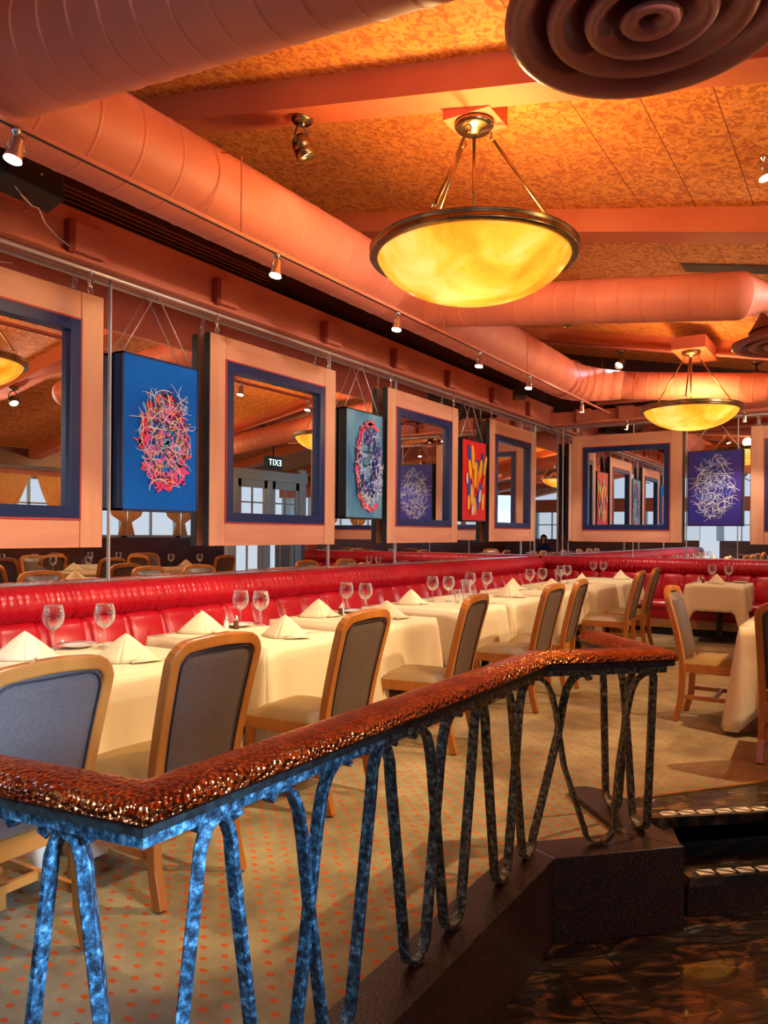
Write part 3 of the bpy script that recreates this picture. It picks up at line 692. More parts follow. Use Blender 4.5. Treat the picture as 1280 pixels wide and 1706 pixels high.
nm8 = ['above the railing bend', 'over the landing', 'over the table at the right edge', 'over the aisle before the back booth', 'behind the railing side', 'over the middle of the far tables', 'beside the glazed doors', 'above the railing corner']
for ((x, y), dv, en, sz), nm in zip(aisle, nm8):
    spot((x, y, zbeam(y) - 0.002), dv, 'added warm fill spotlight %s' % nm, 'bronze', 'added fill spotlights', energy=en, size=sz, col=WARM, blend=0.25)

# speakers tucked under the duct
def speaker(loc, rz, sc, label, cable=True):
    t = empty('wall_speaker', loc, rz); tag(t, label, 'speaker', 'black speakers above the header'); t.scale = (sc, sc, sc)
    m = MB(); m.add([(-.26, .09, -.10), (.26, .09, -.10), (.19, -.12, -.09), (-.19, -.12, -.09), (-.26, .09, .10), (.26, .09, .10), (.19, -.12, .10), (-.19, -.12, .10)], [(3, 2, 1, 0), (4, 5, 6, 7), (0, 1, 5, 4), (1, 2, 6, 5), (2, 3, 7, 6), (3, 0, 4, 7)])
    m.build('speaker_cabinet', 'black', t, bevel=0.02, seg=3)
    MB().lathe([(0, 0), (0.008, 0), (0.008, 0.004), (0, 0.006)], 12, c=(0.03, -0.12, 0.0), m=Matrix.Rotation(PI / 2, 3, 'X')).build('badge', 'chrome', t)
    MB().box((0.05, 0.03, -0.13), (0.012, 0.03, 0.08)).build('bracket', 'beam', t)
    if cable: MB().tube([(-0.1, -0.06, -0.09), (-0.05, -0.07, -0.14), (0.02, -0.06, -0.165), (0.07, -0.05, -0.155), (0.16, 0, -0.20), (0.30, 0.05, -0.225), (0.42, 0.1, -0.22)], 0.006, 6).build('cable', 'chrome', t)
    return t
speaker((2.50, 3.93, 3.30), 0.12, 1.0, 'black angled speaker with white cable at the left edge under the duct')
speaker((9.75, 3.98, 3.28), 0.5, 0.8, 'small black speaker above the header near the far corner', False)

# ------------------------------------------------------------------ hanging mirror frames and paintings
def mirror_frame():
    t = empty('hanging_mirror_frame'); W = 1.64; B = 0.165; yb = 0.042
    h = W / 2
    for s_ in (-1, 1): MB().lo_hi((s_ * h, 0, 0), (s_ * (h - B), yb, W)).build('stile', 'wood', t, bevel=0.002)
    for z0 in (0, W - B * 1.06): MB().lo_hi((-h + B + 0.004, 0.002, z0), (h - B - 0.004, yb, z0 + B * 1.06)).build('rail', 'wood_h', t, bevel=0.002)
    # dark outer edge, navy inner molding
    m = MB(); e = 0.006
    for s_ in (-1, 1): MB().lo_hi((s_ * (h + 0.0005), 0.006, 0), (s_ * (h + e), yb + 0.022, W)).build('side_edge', 'ink', t)
    i0 = h - B; z0 = B * 1.06; n = 0.075
    m = MB()
    g = 0.012
    m.lo_hi((-i0, -0.008, z0), (-i0 + g, 0.03, W - z0)); m.lo_hi((i0 - g, -0.008, z0), (i0, 0.03, W - z0)); m.lo_hi((-i0, -0.008, z0), (i0, 0.03, z0 + g)); m.lo_hi((-i0, -0.008, W - z0 - g), (i0, 0.03, W - z0)); m.build('red_bead', 'seam', t)
    m = MB(); a = i0 - g; b = z0 + g
    for (p, q) in (((-a, b), (-a + n, W - b)), ((a - n, b), (a, W - b)), ((-a + n, b), (a - n, b + n)), ((-a + n, W - b - n), (a - n, W - b))):
        m.lo_hi((p[0], -0.012, p[1]), (q[0], 0.045, q[1]))
    m.build('inner_molding', 'navy', t, bevel=0.004)
    a -= n; b += n
    MB().lo_hi((-a, 0.036, b), (a, 0.042, W - b)).build('mirror_pane', 'mirror', t)
    for s_ in (-1, 1):
        m = MB(); x = s_ * (h - 0.09)
        for (zc, rz_) in ((W + 0.035, 0.03), (W + 0.105, 0.055)):
            m.tube([(x + 0.018 * math.cos(k * PI / 7), 0.02, zc + rz_ * 0.9 * math.sin(k * PI / 7)) for k in range(14)], 0.004, 6, closed=True)
        m.tube([(x, 0.02, W + 0.0), (x, 0.02, W + 0.20)], 0.0035, 6)
        m.build('hanger_link', 'chrome', t)
    return t
FY = 4.27
fr = mirror_frame(); fr.location = (2.485, FY, 1.255)
tag(fr, 'square cedar-framed hanging mirror cut off by the left edge of the picture', 'framed mirror', 'cedar framed hanging mirrors')
dup(fr, (5.10, FY, 1.255), label='square cedar-framed hanging mirror reflecting the exit sign, second from the left')
dup(fr, (7.68, FY, 1.26), label='square cedar-framed hanging mirror reflecting the blue scribble painting, third from the left')
dup(fr, (10.26, FY, 1.265), label='narrow-looking cedar-framed hanging mirror beside the red painting, last on the left wall')
dup(fr, (11.77, 3.10, 1.262), -PI / 2, label='square cedar-framed hanging mirror facing us on the back wall, left of the blue painting')
dup(fr, (11.77, 0.555, 1.25), -PI / 2, label='cedar-framed hanging mirror cut off by the right edge on the back wall')

def strokes(parent, name, col, n, seed, gen, W, Hh, rough=0.35, y=-0.001):
    r = random.Random(seed); m = MB()
    for i in range(n):
        x, z, ang, L, wd, bend = gen(r, i)
        pts = []; k = 7
        for j in range(k):
            u = j / (k - 1) - 0.5; aa = ang + bend * u
            pts.append((x + L * u * math.cos(aa), z + L * u * math.sin(aa)))
        yy = y - 0.0006 * (i % 5)
        L_, R_ = [], []
        for j in range(k):
            a = pts[max(0, j - 1)]; b = pts[min(k - 1, j + 1)]; dx, dz = b[0] - a[0], b[1] - a[1]; l = math.hypot(dx, dz) or 1
            ww = wd * (0.45 + 0.55 * math.sin(PI * (j + 0.5) / k)) / 2
            cx = max(-W / 2 + 0.012, min(W / 2 - 0.012, pts[j][0])); cz = max(0.012, min(Hh - 0.012, pts[j][1]))
            L_.append((cx - dz / l * ww, yy, cz + dx / l * ww)); R_.append((cx + dz / l * ww, yy, cz - dx / l * ww))
        m.grid([L_, R_], smooth=False)
    c = mat('paint_' + name, col, rough)
    return m.build('paint_strokes', c, parent)
def painting(loc, rz, W, Hh, bgm, side, label):
    t = empty('hanging_painting', loc, rz); tag(t, label, 'painting', 'unframed paintings hung by wires')
    MB().lo_hi((-W / 2 + 0.004, 0.0, 0.004), (W / 2 - 0.004, 0.01, Hh - 0.004)).build('canvas', bgm, t)
    m = MB(); e = 0.014
    m.lo_hi((-W / 2, -0.004, 0), (-W / 2 + e, 0.085, Hh)); m.lo_hi((W / 2 - e, -0.004, 0), (W / 2, 0.085, Hh)); m.lo_hi((-W / 2, -0.004, 0), (W / 2, 0.085, e)); m.lo_hi((-W / 2, -0.004, Hh - e), (W / 2, 0.085, Hh))
    m.build('edge_frame', side, t)
    for s_ in (-1, 1):
        MB().tube([(s_ * (W / 2 - 0.03), 0.04, Hh), (-0.02 + s_ * 0.005, 0.04, 3.06 - loc[2])], 0.0042, 6).build('hanging_wire', 'steel', t)
    return t
PZ = 1.505
mbg1 = mat('blue_canvas', (0.002, 0.16, 0.74), 0.7, spec=0.2, col2=(0.002, 0.12, 0.62), scale=3)
p = painting((3.81, 4.275, PZ), 0, 0.70, 1.08, mbg1, 'navy', 'bright blue canvas with a swirl of pink, red and white marks, leftmost painting')
def oval(rx, rz_, cx, cz, L, wd, hollow=0.25, sw=None):
    def g(r, i):
        a = r.uniform(0, 2 * PI); q = math.sqrt(r.uniform(hollow, 1)) if hollow < 1 else 1
        return cx + rx * q * math.cos(a), cz + rz_ * q * math.sin(a), (a + PI / 2 + r.uniform(-1.2, 1.2)) if sw else r.uniform(0, PI), r.uniform(*L), r.uniform(*wd), r.uniform(-1.5, 1.5)
    return g
strokes(p, 'p1_lightblue', (0.10, 0.42, 0.85), 90, 1, oval(0.21, 0.33, 0.02, 0.53, (0.05, 0.16), (0.006, 0.03), 0.0), 0.7, 1.08, y=-0.0055)
strokes(p, 'p1_red', (0.85, 0.015, 0.03), 70, 2, oval(0.22, 0.33, 0.02, 0.50, (0.04, 0.13), (0.01, 0.035), 0.6), 0.7, 1.08, y=-0.009)
strokes(p, 'p1_pink', (0.80, 0.05, 0.28), 80, 3, oval(0.21, 0.30, 0.04, 0.46, (0.04, 0.12), (0.008, 0.03), 0.45), 0.7, 1.08, y=-0.0125)
strokes(p, 'p1_fill', (0.62, 0.10, 0.42), 60, 41, oval(0.17, 0.24, 0.03, 0.48, (0.05, 0.12), (0.012, 0.03), 0.0), 0.7, 1.08, y=-0.0142)
strokes(p, 'p1_yellow', (0.90, 0.42, 0.06), 60, 4, oval(0.20, 0.30, 0.03, 0.52, (0.03, 0.11), (0.004, 0.012), 0.0), 0.7, 1.08, y=-0.016)
strokes(p, 'p1_dark', (0.01, 0.02, 0.16), 45, 5, oval(0.20, 0.32, 0.03, 0.54, (0.04, 0.12), (0.006, 0.02), 0.0), 0.7, 1.08, y=-0.0195)
strokes(p, 'p1_white', (0.80, 0.82, 0.88), 110, 6, oval(0.24, 0.38, 0.02, 0.54, (0.05, 0.22), (0.002, 0.006), 0.1), 0.7, 1.08, y=-0.023)
mbg2 = mat('teal_canvas', (0.02, 0.16, 0.36), 0.5, col2=(0.16, 0.42, 0.62), scale=4, stretch=(1, 1, 0.3))
p = painting((6.435, 4.275, PZ), 0, 0.68, 1.08, mbg2, 'ink', 'teal and pale blue canvas ringed by an orange-red arc, second painting from the left')
strokes(p, 'p2_pale', (0.30, 0.50, 0.85), 40, 11, oval(0.14, 0.22, 0.12, 0.42, (0.10, 0.25), (0.03, 0.07), 0.0), 0.68, 1.08, y=-0.0055)
strokes(p, 'p2_blue', (0.03, 0.05, 0.42), 60, 12, oval(0.22, 0.38, 0.05, 0.56, (0.08, 0.2), (0.015, 0.035), 0.3), 0.68, 1.08, y=-0.009)
def arc_g(r, i):
    u = r.uniform(0, 1); a = math.radians(60 + 235 * u); return 0.08 + 0.24 * math.cos(a), 0.53 + 0.43 * math.sin(a), a + PI / 2 + r.uniform(-.4, .4), r.uniform(.06, .15), r.uniform(.015, .045), r.uniform(-.6, .6)
strokes(p, 'p2_orange', (0.88, 0.13, 0.02), 90, 13, arc_g, 0.68, 1.08, y=-0.0125)
strokes(p, 'p2_pink', (0.72, 0.06, 0.20), 45, 14, arc_g, 0.68, 1.08, y=-0.016)
strokes(p, 'p2_white', (0.8, 0.82, 0.9), 100, 15, oval(0.24, 0.42, 0.06, 0.52, (0.06, 0.16), (0.003, 0.008), 0.3), 0.68, 1.08, y=-0.0195)
strokes(p, 'p2_navy', (0.01, 0.02, 0.10), 26, 16, oval(0.22, 0.40, 0.0, 0.6, (0.1, 0.3), (0.008, 0.018), 0.0), 0.68, 1.08, y=-0.023)
mbg3 = mat('red_canvas', (0.68, 0.006, 0.012), 0.45, col2=(0.78, 0.02, 0.02), scale=4)
p = painting((8.98, 4.275, PZ + 0.02), 0, 0.72, 1.04, mbg3, 'ink', 'red canvas with bold yellow, blue and white brush dabs, third painting from the left')
def dabs(parent, name, col, lst, y):
    it = iter(lst)
    def g(r, i):
        x_, z_, an, L_, w_ = next(it); return x_ - 0.36, z_, math.radians(an), L_, w_, r.uniform(-.25, .25)
    return strokes(parent, name, col, len(lst), 9, g, .72, 1.04, y=y)
dabs(p, 'p3_blue', (0.015, 0.06, 0.42), [(.20, .86, 100, .22, .10), (.42, .70, 80, .20, .10), (.58, .78, 75, .24, .09), (.20, .42, 95, .26, .10), (.50, .40, 60, .20, .11), (.44, .24, 100, .18, .08)], -.0055)
dabs(p, 'p3_yellow', (0.90, 0.50, 0.01), [(.30, .82, 98, .30, .09), (.22, .66, 105, .24, .09), (.38, .60, 90, .32, .11), (.52, .66, 70, .30, .09), (.66, .74, 72, .26, .08), (.28, .34, 92, .26, .10), (.36, .20, 95, .22, .08), (.60, .26, 82, .22, .08), (.18, .24, 88, .18, .08)], -.009)
dabs(p, 'p3_orange', (0.85, 0.12, 0.01), [(.44, .52, 85, .26, .07), (.30, .50, 110, .20, .06), (.62, .52, 65, .18, .06)], -.0125)
dabs(p, 'p3_white', (0.80, 0.72, 0.74), [(.50, .33, 80, .16, .07), (.28, .14, 85, .12, .06), (.12, .54, 90, .14, .05)], -.016)
mbg4 = mat('ultramarine_canvas', (0.012, 0.022, 0.30), 0.5, col2=(0.06, 0.012, 0.22), scale=1.5)
p = painting((11.775, 1.84, PZ), -PI / 2, 0.73, 1.08, mbg4, 'ink', 'deep blue canvas covered in fine white scribbles on the back wall')
strokes(p, 'p4_blue', (0.06, 0.16, 0.75), 70, 31, oval(0.26, 0.42, -.02, 0.54, (0.08, 0.2), (0.004, 0.012), 0.0), .73, 1.08, y=-.0055)
strokes(p, 'p4_white', (0.80, 0.86, 0.95), 190, 32, oval(0.27, 0.45, -.01, 0.55, (0.06, 0.22), (0.003, 0.007), 0.0), .73, 1.08, y=-.009)

# ------------------------------------------------------------------ banquettes
def banquette(L, label, rev=False, endcap=False):
    """local x along the seat, y = 0 at the wall, -y towards the room"""
    t = empty('banquette'); tag(t, label, 'banquette')
    MB().lo_hi((0, -0.80, 0.0), (L, -0.02, 0.10)).build('toe_kick', 'ink', t)
    MB().lo_hi((0, -0.835, 0.10), (L, -0.02, 0.22)).build('plinth', 'oakbase', t, bevel=0.004)
    # seat front + seat cushion
    N = int(L / 0.02)
    def groove(x, pitch=0.305, d=0.034):
        u = (x / pitch) % 1.0; q = min(u, 1 - u) * pitch; return -d * math.exp(-(q / 0.018) ** 2) + 0.008 * math.sin(PI * u)
    rows = []
    prof = [(-0.84, 0.22), (-0.855, 0.26), (-0.86, 0.31), (-0.85, 0.335), (-0.865, 0.345), (-0.885, 0.38), (-0.885, 0.42), (-0.86, 0.455), (-0.80, 0.47), (-0.5, 0.465), (-0.28, 0.45), (-0.2, 0.43)]
    for (y, z) in prof: rows.append([(i * L / N, y, z) for i in range(0, N + 1, 4)])
    MB().grid(rows).build('seat_cushion', 'red', t)
    rows = []
    bprof = [(-0.33, 0.42), (-0.345, 0.47), (-0.35, 0.55), (-0.335, 0.64), (-0.31, 0.72), (-0.285, 0.785), (-0.26, 0.815), (-0.20, 0.83)]
    for j, (y, z) in enumerate(bprof):
        k = math.sin(PI * (j + 0.3) / len(bprof)) 
        rows.append([(i * L / N, y - groove(i * L / N) * (0.4 + k), z + groove(i * L / N) * 0.35 * (1 if j > 4 else 0)) for i in range(N + 1)])
    MB().grid(rows).build('backrest', 'red', t)
    # pleated bolster along the top
    r = random.Random(5); M2 = int(L / 0.0085); ph = []
    ramp = 0; 
    for i in range(M2 + 1):
        ph.append(0)
    x = 0; pl = []
    while x < L:
        pl.append((x, r.uniform(0.007, 0.018), r.uniform(0.008, 0.02), r.uniform(-0.03, 0.03))); x += r.uniform(0.022, 0.07)
    rows = []; na = 15
    for j in range(na + 1):
        a = math.radians(-75 + 235 * j / na)     # from bottom front round to the back top
        row = []
        for i in range(M2 + 1): row.append([0, a, i * L / M2])
        rows.append(row)
    disp = [[0.0] * (M2 + 1) for _ in range(na + 1)]
    for (x0, dpt, sg_, sk) in pl:
        for j in range(na + 1):
            xc = x0 + sk * (j / na - 0.5) * 1.6
            i0 = max(0, int((xc - 3 * sg_) / L * M2)); i1 = min(M2, int((xc + 3 * sg_) / L * M2))
            amp = dpt * (1.25 - 0.9 * math.sin(PI * j / na))
            for i in range(i0, i1 + 1): disp[j][i] -= amp * math.exp(-((i * L / M2 - xc) / (sg_ * 0.55)) ** 2)
    P = []
    for j in range(na + 1):
        a = math.radians(-75 + 235 * j / na); row = []
        for i in range(M2 + 1):
            rr = 0.118 + disp[j][i]
            row.append((i * L / M2, -0.165 - rr * 1.05 * math.cos(a), 0.918 + rr * math.sin(a)))
        P.append(row)
    m = MB(); m.grid(P)
    for i in (0, M2):   # end caps
        ring = [P[j][i] for j in range(na + 1)]; m.add(ring + [(ring[0][0], -0.05, 0.80)], [tuple(range(len(ring) + 1))])
    m.build('bolster', 'red', t)
    MB().lo_hi((0, -0.21, 0.2), (L, -0.02, 1.018)).build('back_board', 'darkwood', t)
    MB().lo_hi((0, -0.08, 1.018), (L, -0.005, 1.032)).build('ledge_trim', 'chrome', t)
    m = MB()
    k = 1
    while k * 0.305 < L:
        m.lathe([(0.0, 0.006), (0.006, 0.004), (0.008, 0.0)], 10, c=(k * 0.305, -0.332, 0.665), m=Matrix.Rotation(PI / 2, 3, 'X')); k += 1
    b_ = m.build('buttons', 'chrome', t); b_['kind'] = 'stuff'
    return t
b1 = banquette(XM - 0.02 - (-0.6) - 0.86, 'long red leather banquette with pleated bolster along the left mirrored wall'); b1.location = (-0.6 + 0.0, YM, 0)
b2 = banquette(4.68, 'red leather banquette with pleated bolster along the back wall'); b2.rotation_euler = (0, 0, -PI / 2); b2.location = (XM, YM - 0.01, 0)

# ------------------------------------------------------------------ tables, cloths
def dining_table(loc, w_, d_, label, rz=0.0, group='banquette tables'):
    t = empty('dining_table', loc, rz); tag(t, label, 'table', group)
    MB().lo_hi((-w_ / 2, -d_ / 2, 0.715), (w_ / 2, d_ / 2, 0.742)).build('table_top', 'darkwood', t, bevel=0.004)
    MB().lathe([(0.035, 0.03), (0.035, 0.69), (0.09, 0.70), (0.16, 0.714)], 16).build('pedestal', 'iron_base', t)
    MB().lathe([(0.0, 0.055), (0.05, 0.05), (0.2, 0.025), (0.26, 0.012), (0.26, 0.0)], 28).build('base', 'iron_base', t)
    return t
def cloth(loc, w_, d_, label, rz=0.0, drop=0.34, corner=0.33, seed=0, group='cream tablecloths', longdrop=None, backlim=0, cw=0.15):
    """square cloth draped over the table: sides hang straight, corners fall into pointed folds"""
    r = random.Random(seed); hw, hd = w_ / 2 + 0.006, d_ / 2 + 0.006; zt = 0.7485
    per = []    # perimeter samples: (x, y, nx, ny, cornerness)
    ns = 22
    cs = [(-hw, -hd), (hw, -hd), (hw, hd), (-hw, hd)]; nrm = [(0, -1), (1, 0), (0, 1), (-1, 0)]
    for s_ in range(4):
        a = cs[s_]; b = cs[(s_ + 1) % 4]; nx, ny = nrm[s_]
        ll = math.hypot(b[0] - a[0], b[1] - a[1])
        for k in range(ns):
            u = k / ns; u = u - 0.115 * math.sin(4 * PI * u) / (1) * 0.55; x = a[0] + (b[0] - a[0]) * u; y = a[1] + (b[1] - a[1]) * u
            dc = min(u, 1 - u) * ll
            if k == 0:
                pn = nrm[s_ - 1]; vx, vy = (nx + pn[0]) / 1.414, (ny + pn[1]) / 1.414
            else: vx, vy = nx, ny
            per.append((x, y, vx, vy, dc, s_, u))
    n = len(per); rows = []; nv = 9
    ph = [r.uniform(0, 6.28) for _ in range(4)]
    for j in range(nv + 1):
        v = j / nv; row = []
        for (x, y, vx, vy, dc, s_, u) in per:
            dr = drop if longdrop is None else longdrop
            ext = corner * max(0.0, 1 - dc / cw)
            z = zt - (dr + ext) * v
            if v == 0: off = 0.0
            else:
                fl = math.exp(-(dc / 0.055) ** 2)            # the corner fold stands out
                pinch = -0.032 * math.exp(-((dc - 0.12) / 0.04) ** 2)
                off = (0.008 + 0.03 * v) + fl * 0.075 * v ** 1.1 + pinch * v * 1.4 + 0.006 * v * math.sin(u * 9 + ph[s_])
            zc = z - (0.004 if v == 0 else 0)
            if backlim and y > hd - 0.22: zc = max(zc, backlim + 0.004 * j / nv)
            if backlim and y > hd - 0.22 and v > 0: off = min(off, 0.02)
            row.append((x + vx * off, y + vy * off, zc))
        row.append(row[0]); rows.append(row)
    m = MB(); m.grid(rows, smooth=True)
    g = []
    for j in range(9):
        g.append([(-hw + 2 * hw * i / 8, -hd + 2 * hd * j / 8, zt + (0.0 if 0 < i < 8 and 0 < j < 8 else -0.004)) for i in range(9)])
    # rounded top edge: tabletop sheet
    m.grid([[tuple(p_) for p_ in row] for row in g], smooth=True)
    o = m.build('tablecloth', 'linen', None, solid=0.003); o.location = loc; o.rotation_euler = (0, 0, rz)
    return tag(o, label, 'tablecloth', group)
TY = 3.135; TW, TD = 0.78, 0.90
T = [(1.33, 0.82), (2.42, 0.80), (3.50, 0.78), (4.60, 0.78), (5.82, 0.88), (6.86, 0.86), (8.15, 0.86), (9.35, 0.86)]
nth = ['leftmost', 'second', 'third', 'fourth', 'fifth', 'sixth', 'seventh', 'eighth']
# table names use the order from the left edge of the picture
where = ['off the left edge of the picture', 'behind the blue-lit chair', 'behind the brown-backed chair', 'behind the third chair from the left', 'behind the fourth chair from the left', 'behind the fifth chair from the left', 'just before the far corner', 'tucked in the far corner']
for i, (x, wd) in enumerate(T):
    dining_table((x, TY, 0), wd, TD, 'pedestal table under cream cloth, %s' % where[i])
    cloth((x, TY, 0), wd, TD, 'cream cloth on the banquette table %s' % where[i], seed=i, drop=0.36, backlim=0.482)
dining_table((10.78, 1.615, 0), 0.9, 0.66, 'dark pedestal table with open base in front of the back banquette', group='back tables')
cloth((10.78, 1.615, 0), 0.66, 0.9, 'cream cloth with straight front drop on the small table before the back banquette', rz=-PI / 2, seed=21, drop=0.33, corner=0.30, backlim=0.482, cw=0.10)
dining_table((10.78, 0.2, 0), 0.9, 0.66, 'pedestal table off to the right along the back banquette', group='back tables')
cloth((10.78, 0.2, 0), 0.66, 0.9, 'cream cloth on the back banquette table beyond the right edge', rz=-PI / 2, seed=22, backlim=0.482)
dining_table((6.20, 0.27, 0), 0.84, 0.92, 'table hidden under the floor-length cloth at the right edge', group='aisle tables')
cloth((6.20, 0.27, 0), 0.84, 0.92, 'long cream cloth whose pointed corner almost touches the carpet at the right edge', seed=23, drop=0.36, corner=0.36, cw=0.36)

# ------------------------------------------------------------------ chairs
def make_chair():
    t = empty('dining_chair')
    # side profile of the back, (y, z): faces +y
    def back_pt(x, z, wtop=0.47, wbot=0.425):
        u = (z - 0.43) / (0.965 - 0.43); y = -0.215 - 0.125 * max(0, u) ** 1.25; return y
    # perimeter path of the wooden frame
    path = []
    zt_ = 0.952; rc = 0.075
    def hw(z): u = max(0, (z - 0.43) / 0.52); return 0.195 + 0.018 * u
    for k in range(7):
        z = 0.40 + (zt_ - rc - 0.40) * k / 6; path.append((-hw(z), back_pt(0, z), z))
    for k in range(1, 6):
        a = k / 5 * PI / 2; x = -hw(zt_) + rc * (1 - math.cos(a)); z = zt_ - rc + rc * math.sin(a); path.append((x, back_pt(0, z), z))
    top = []
    for k in range(1, 6):
        u = k / 6; x = -hw(zt_) + rc + (2 * (hw(zt_) - rc)) * u; top.append((x, back_pt(0, zt_) - 0.012 * math.sin(PI * u), zt_ + 0.010 * math.sin(PI * u)))
    path = path + top + [(-p[0], p[1], p[2]) for p in path[::-1]]
    MB().tube(path, 0, 4, flat=(0.045, 0.042), up=(0, 1, 0)).build('back_frame', 'chairwood', t, bevel=0.007, seg=2)
    # upholstered back pad: front bulges towards the sitter, rear flat with piping
    rows_f, rows_b = [], []
    n = 10
    def inner(z):
        h_ = hw(z) - 0.019; zt2 = zt_ - 0.018; q = max(0.0, (z - (zt2 - 0.062)) / 0.062)
        h_ -= 0.062 * (1 - math.sqrt(max(0, 1 - min(1, q) ** 2)))
        return h_
    zz = [0.45 + (zt_ - 0.016 - 0.45) * (1 - (1 - k / 20) ** 1.8) for k in range(21)]
    for z in zz:
        h_ = inner(z); y0 = back_pt(0, z); ez = min(1, (z - 0.45) / 0.05 + 0.2, (zt_ - 0.015 - z) / 0.06 + 0.15)
        rows_f.append([(-h_ + 2 * h_ * i / n, y0 + 0.012 + 0.040 * ez * (1 - abs(2 * i / n - 1) ** 4), z) for i in range(n + 1)])
        rows_b.append([(-h_ + 2 * h_ * i / n, y0 - 0.012 - 0.010 * ez * (1 - abs(2 * i / n - 1) ** 6), z) for i in range(n + 1)])
    MB().grid(rows_f, flip=False).build('back_cushion', 'uph', t)
    rear = MB().grid(rows_b, flip=True).build('back_panel', 'uph', t)
    def pin(z): return inner(min(zt_ - 0.016, z + 0.010)) - 0.010
    zp = [z for z in zz if z < zt_ - 0.030] + [zt_ - 0.028]
    pp = [(-pin(z), back_pt(0, z) - 0.0215, z) for z in zp] + [(pin(z), back_pt(0, z) - 0.0215, z) for z in zp[::-1]]
    MB().tube(pp, 0.0035, 6).build('piping', 'piping', rear)
    # seat
    rows = []
    for j in range(9):
        v = j / 8; row = []
        for i in range(11):
            u = i / 10; hwx = 0.205 + 0.020 * v; x = (-1 + 2 * u) * hwx; y = -0.20 + 0.455 * v
            e = (1 - abs(2 * u - 1) ** 5) * (1 - abs(2 * v - 1) ** 6); row.append((x, y + (0.02 * (1 - abs(2 * u - 1) ** 3) if j == 8 else 0), 0.430 + 0.048 * e ** 0.6 if e > 0 else 0.430))
        rows.append(row)
    m = MB(); m.grid(rows, flip=True)
    m.build('seat', 'seatup', t)
    fr_ = MB()
    fr_.add([(-0.205, -0.205, 0.365), (0.205, -0.205, 0.365), (0.225, 0.26, 0.365), (-0.225, 0.26, 0.365), (-0.205, -0.205, 0.432), (0.205, -0.205, 0.432), (0.225, 0.26, 0.432), (-0.225, 0.26, 0.432)], [(3, 2, 1, 0), (4, 5, 6, 7), (0, 1, 5, 4), (1, 2, 6, 5), (2, 3, 7, 6), (3, 0, 4, 7)])
    fr_.build('seat_frame', 'chairwood', t, bevel=0.005)
    for s_ in (-1, 1):
        MB().bar([(s_ * 0.205, 0.235, 0.365), (s_ * 0.205, 0.235, 0.0)], 0.040, 0.040, (0, 1, 0)).build('leg', 'chairwood', t, bevel=0.004)
        MB().bar([(s_ * 0.197, -0.214, 0.41), (s_ * 0.198, -0.214, 0.30), (s_ * 0.200, -0.225, 0.14), (s_ * 0.203, -0.262, 0.004)], 0.038, 0.044, (0, 1, 0)).build('leg', 'chairwood', t, bevel=0.004)
        MB().bar([(s_ * 0.20, -0.215, 0.185), (s_ * 0.205, 0.235, 0.185)], 0.018, 0.030, (0, 0, 1)).build('stretcher', 'chairwood', t)
    MB().bar([(-0.205, 0.0, 0.185), (0.205, 0.0, 0.185)], 0.018, 0.030, (0, 0, 1)).build('stretcher', 'chairwood', t)
    return t
ch = make_chair(); used = False
def place_chair(x, y, rz, label, group):
    global used
    if not used:
        used = True; ch.location = (x, y, 0); ch.rotation_euler = (0, 0, rz); return tag(ch, label, 'chair', group)
    return dup(ch, (x, y, 0), rz, label, 'chair', group)
G1 = 'chairs along the banquette tables'
CY = 2.39
place_chair(1.405, CY, 0.02, 'dining chair with blue-lit back at the left edge of the picture, nearest of all', G1)
place_chair(2.12, CY, -0.02, 'dining chair with dark brown back panel, second from the left', G1)
place_chair(3.19, CY + 0.05, 0.03, 'taupe-backed dining chair with a small stud on its back, third from the left', G1)
place_chair(4.42, CY + 0.04, 0.12, 'taupe-backed dining chair, fourth from the left along the banquette', G1)
place_chair(5.78, CY, 0.02, 'taupe-backed dining chair, fifth from the left, above the railing bend', G1)
place_chair(6.48, CY + 0.02, 0.10, 'taupe-backed dining chair, sixth from the left, right behind the fifth', G1)
place_chair(8.55, CY + 0.02, 0.06, 'dining chair, seventh from the left, directly above the railing end', G1)
place_chair(9.45, CY + 0.06, 0.06, 'farthest dining chair of the banquette row, beside the empty carpet', G1)
place_chair(6.14, 0.925, PI, 'lone dining chair turned the other way, facing the floor-length cloth at right', 'chairs at the right edge table')
place_chair(5.36, 0.33, -PI / 2, 'dining chair showing only a sliver of wood at the right edge of the picture', 'chairs at the right edge table')
# stud on the third chair's back
# ------------------------------------------------------------------ tableware
def make_wine():
    t = empty('wine_glass')
    MB().lathe([(0.0, 0.10), (0.012, 0.101), (0.030, 0.112), (0.046, 0.133), (0.0535, 0.158), (0.052, 0.185), (0.046, 0.212), (0.0425, 0.226)], 28).build('glass_bowl', 'glass', t, solid=0.0012)
    MB().lathe([(0.0, 0.003), (0.034, 0.001), (0.034, 0.003), (0.010, 0.008), (0.0045, 0.016), (0.004, 0.06), (0.005, 0.092), (0.012, 0.1005)], 20).build('stem', 'glass', t)
    return t
ZT0 = 0.751
wine = make_wine(); wine_used = [False]
def place(proto, flag, x, y, z, rz, label, cat, group, sc=1.0):
    if not flag[0]:
        flag[0] = True; o = proto; o.location = (x, y, z); o.rotation_euler = (0, 0, rz); tag(o, label, cat, group)
    else: o = dup(proto, (x, y, z), rz, label, cat, group)
    o.scale = (sc, sc, sc); return o
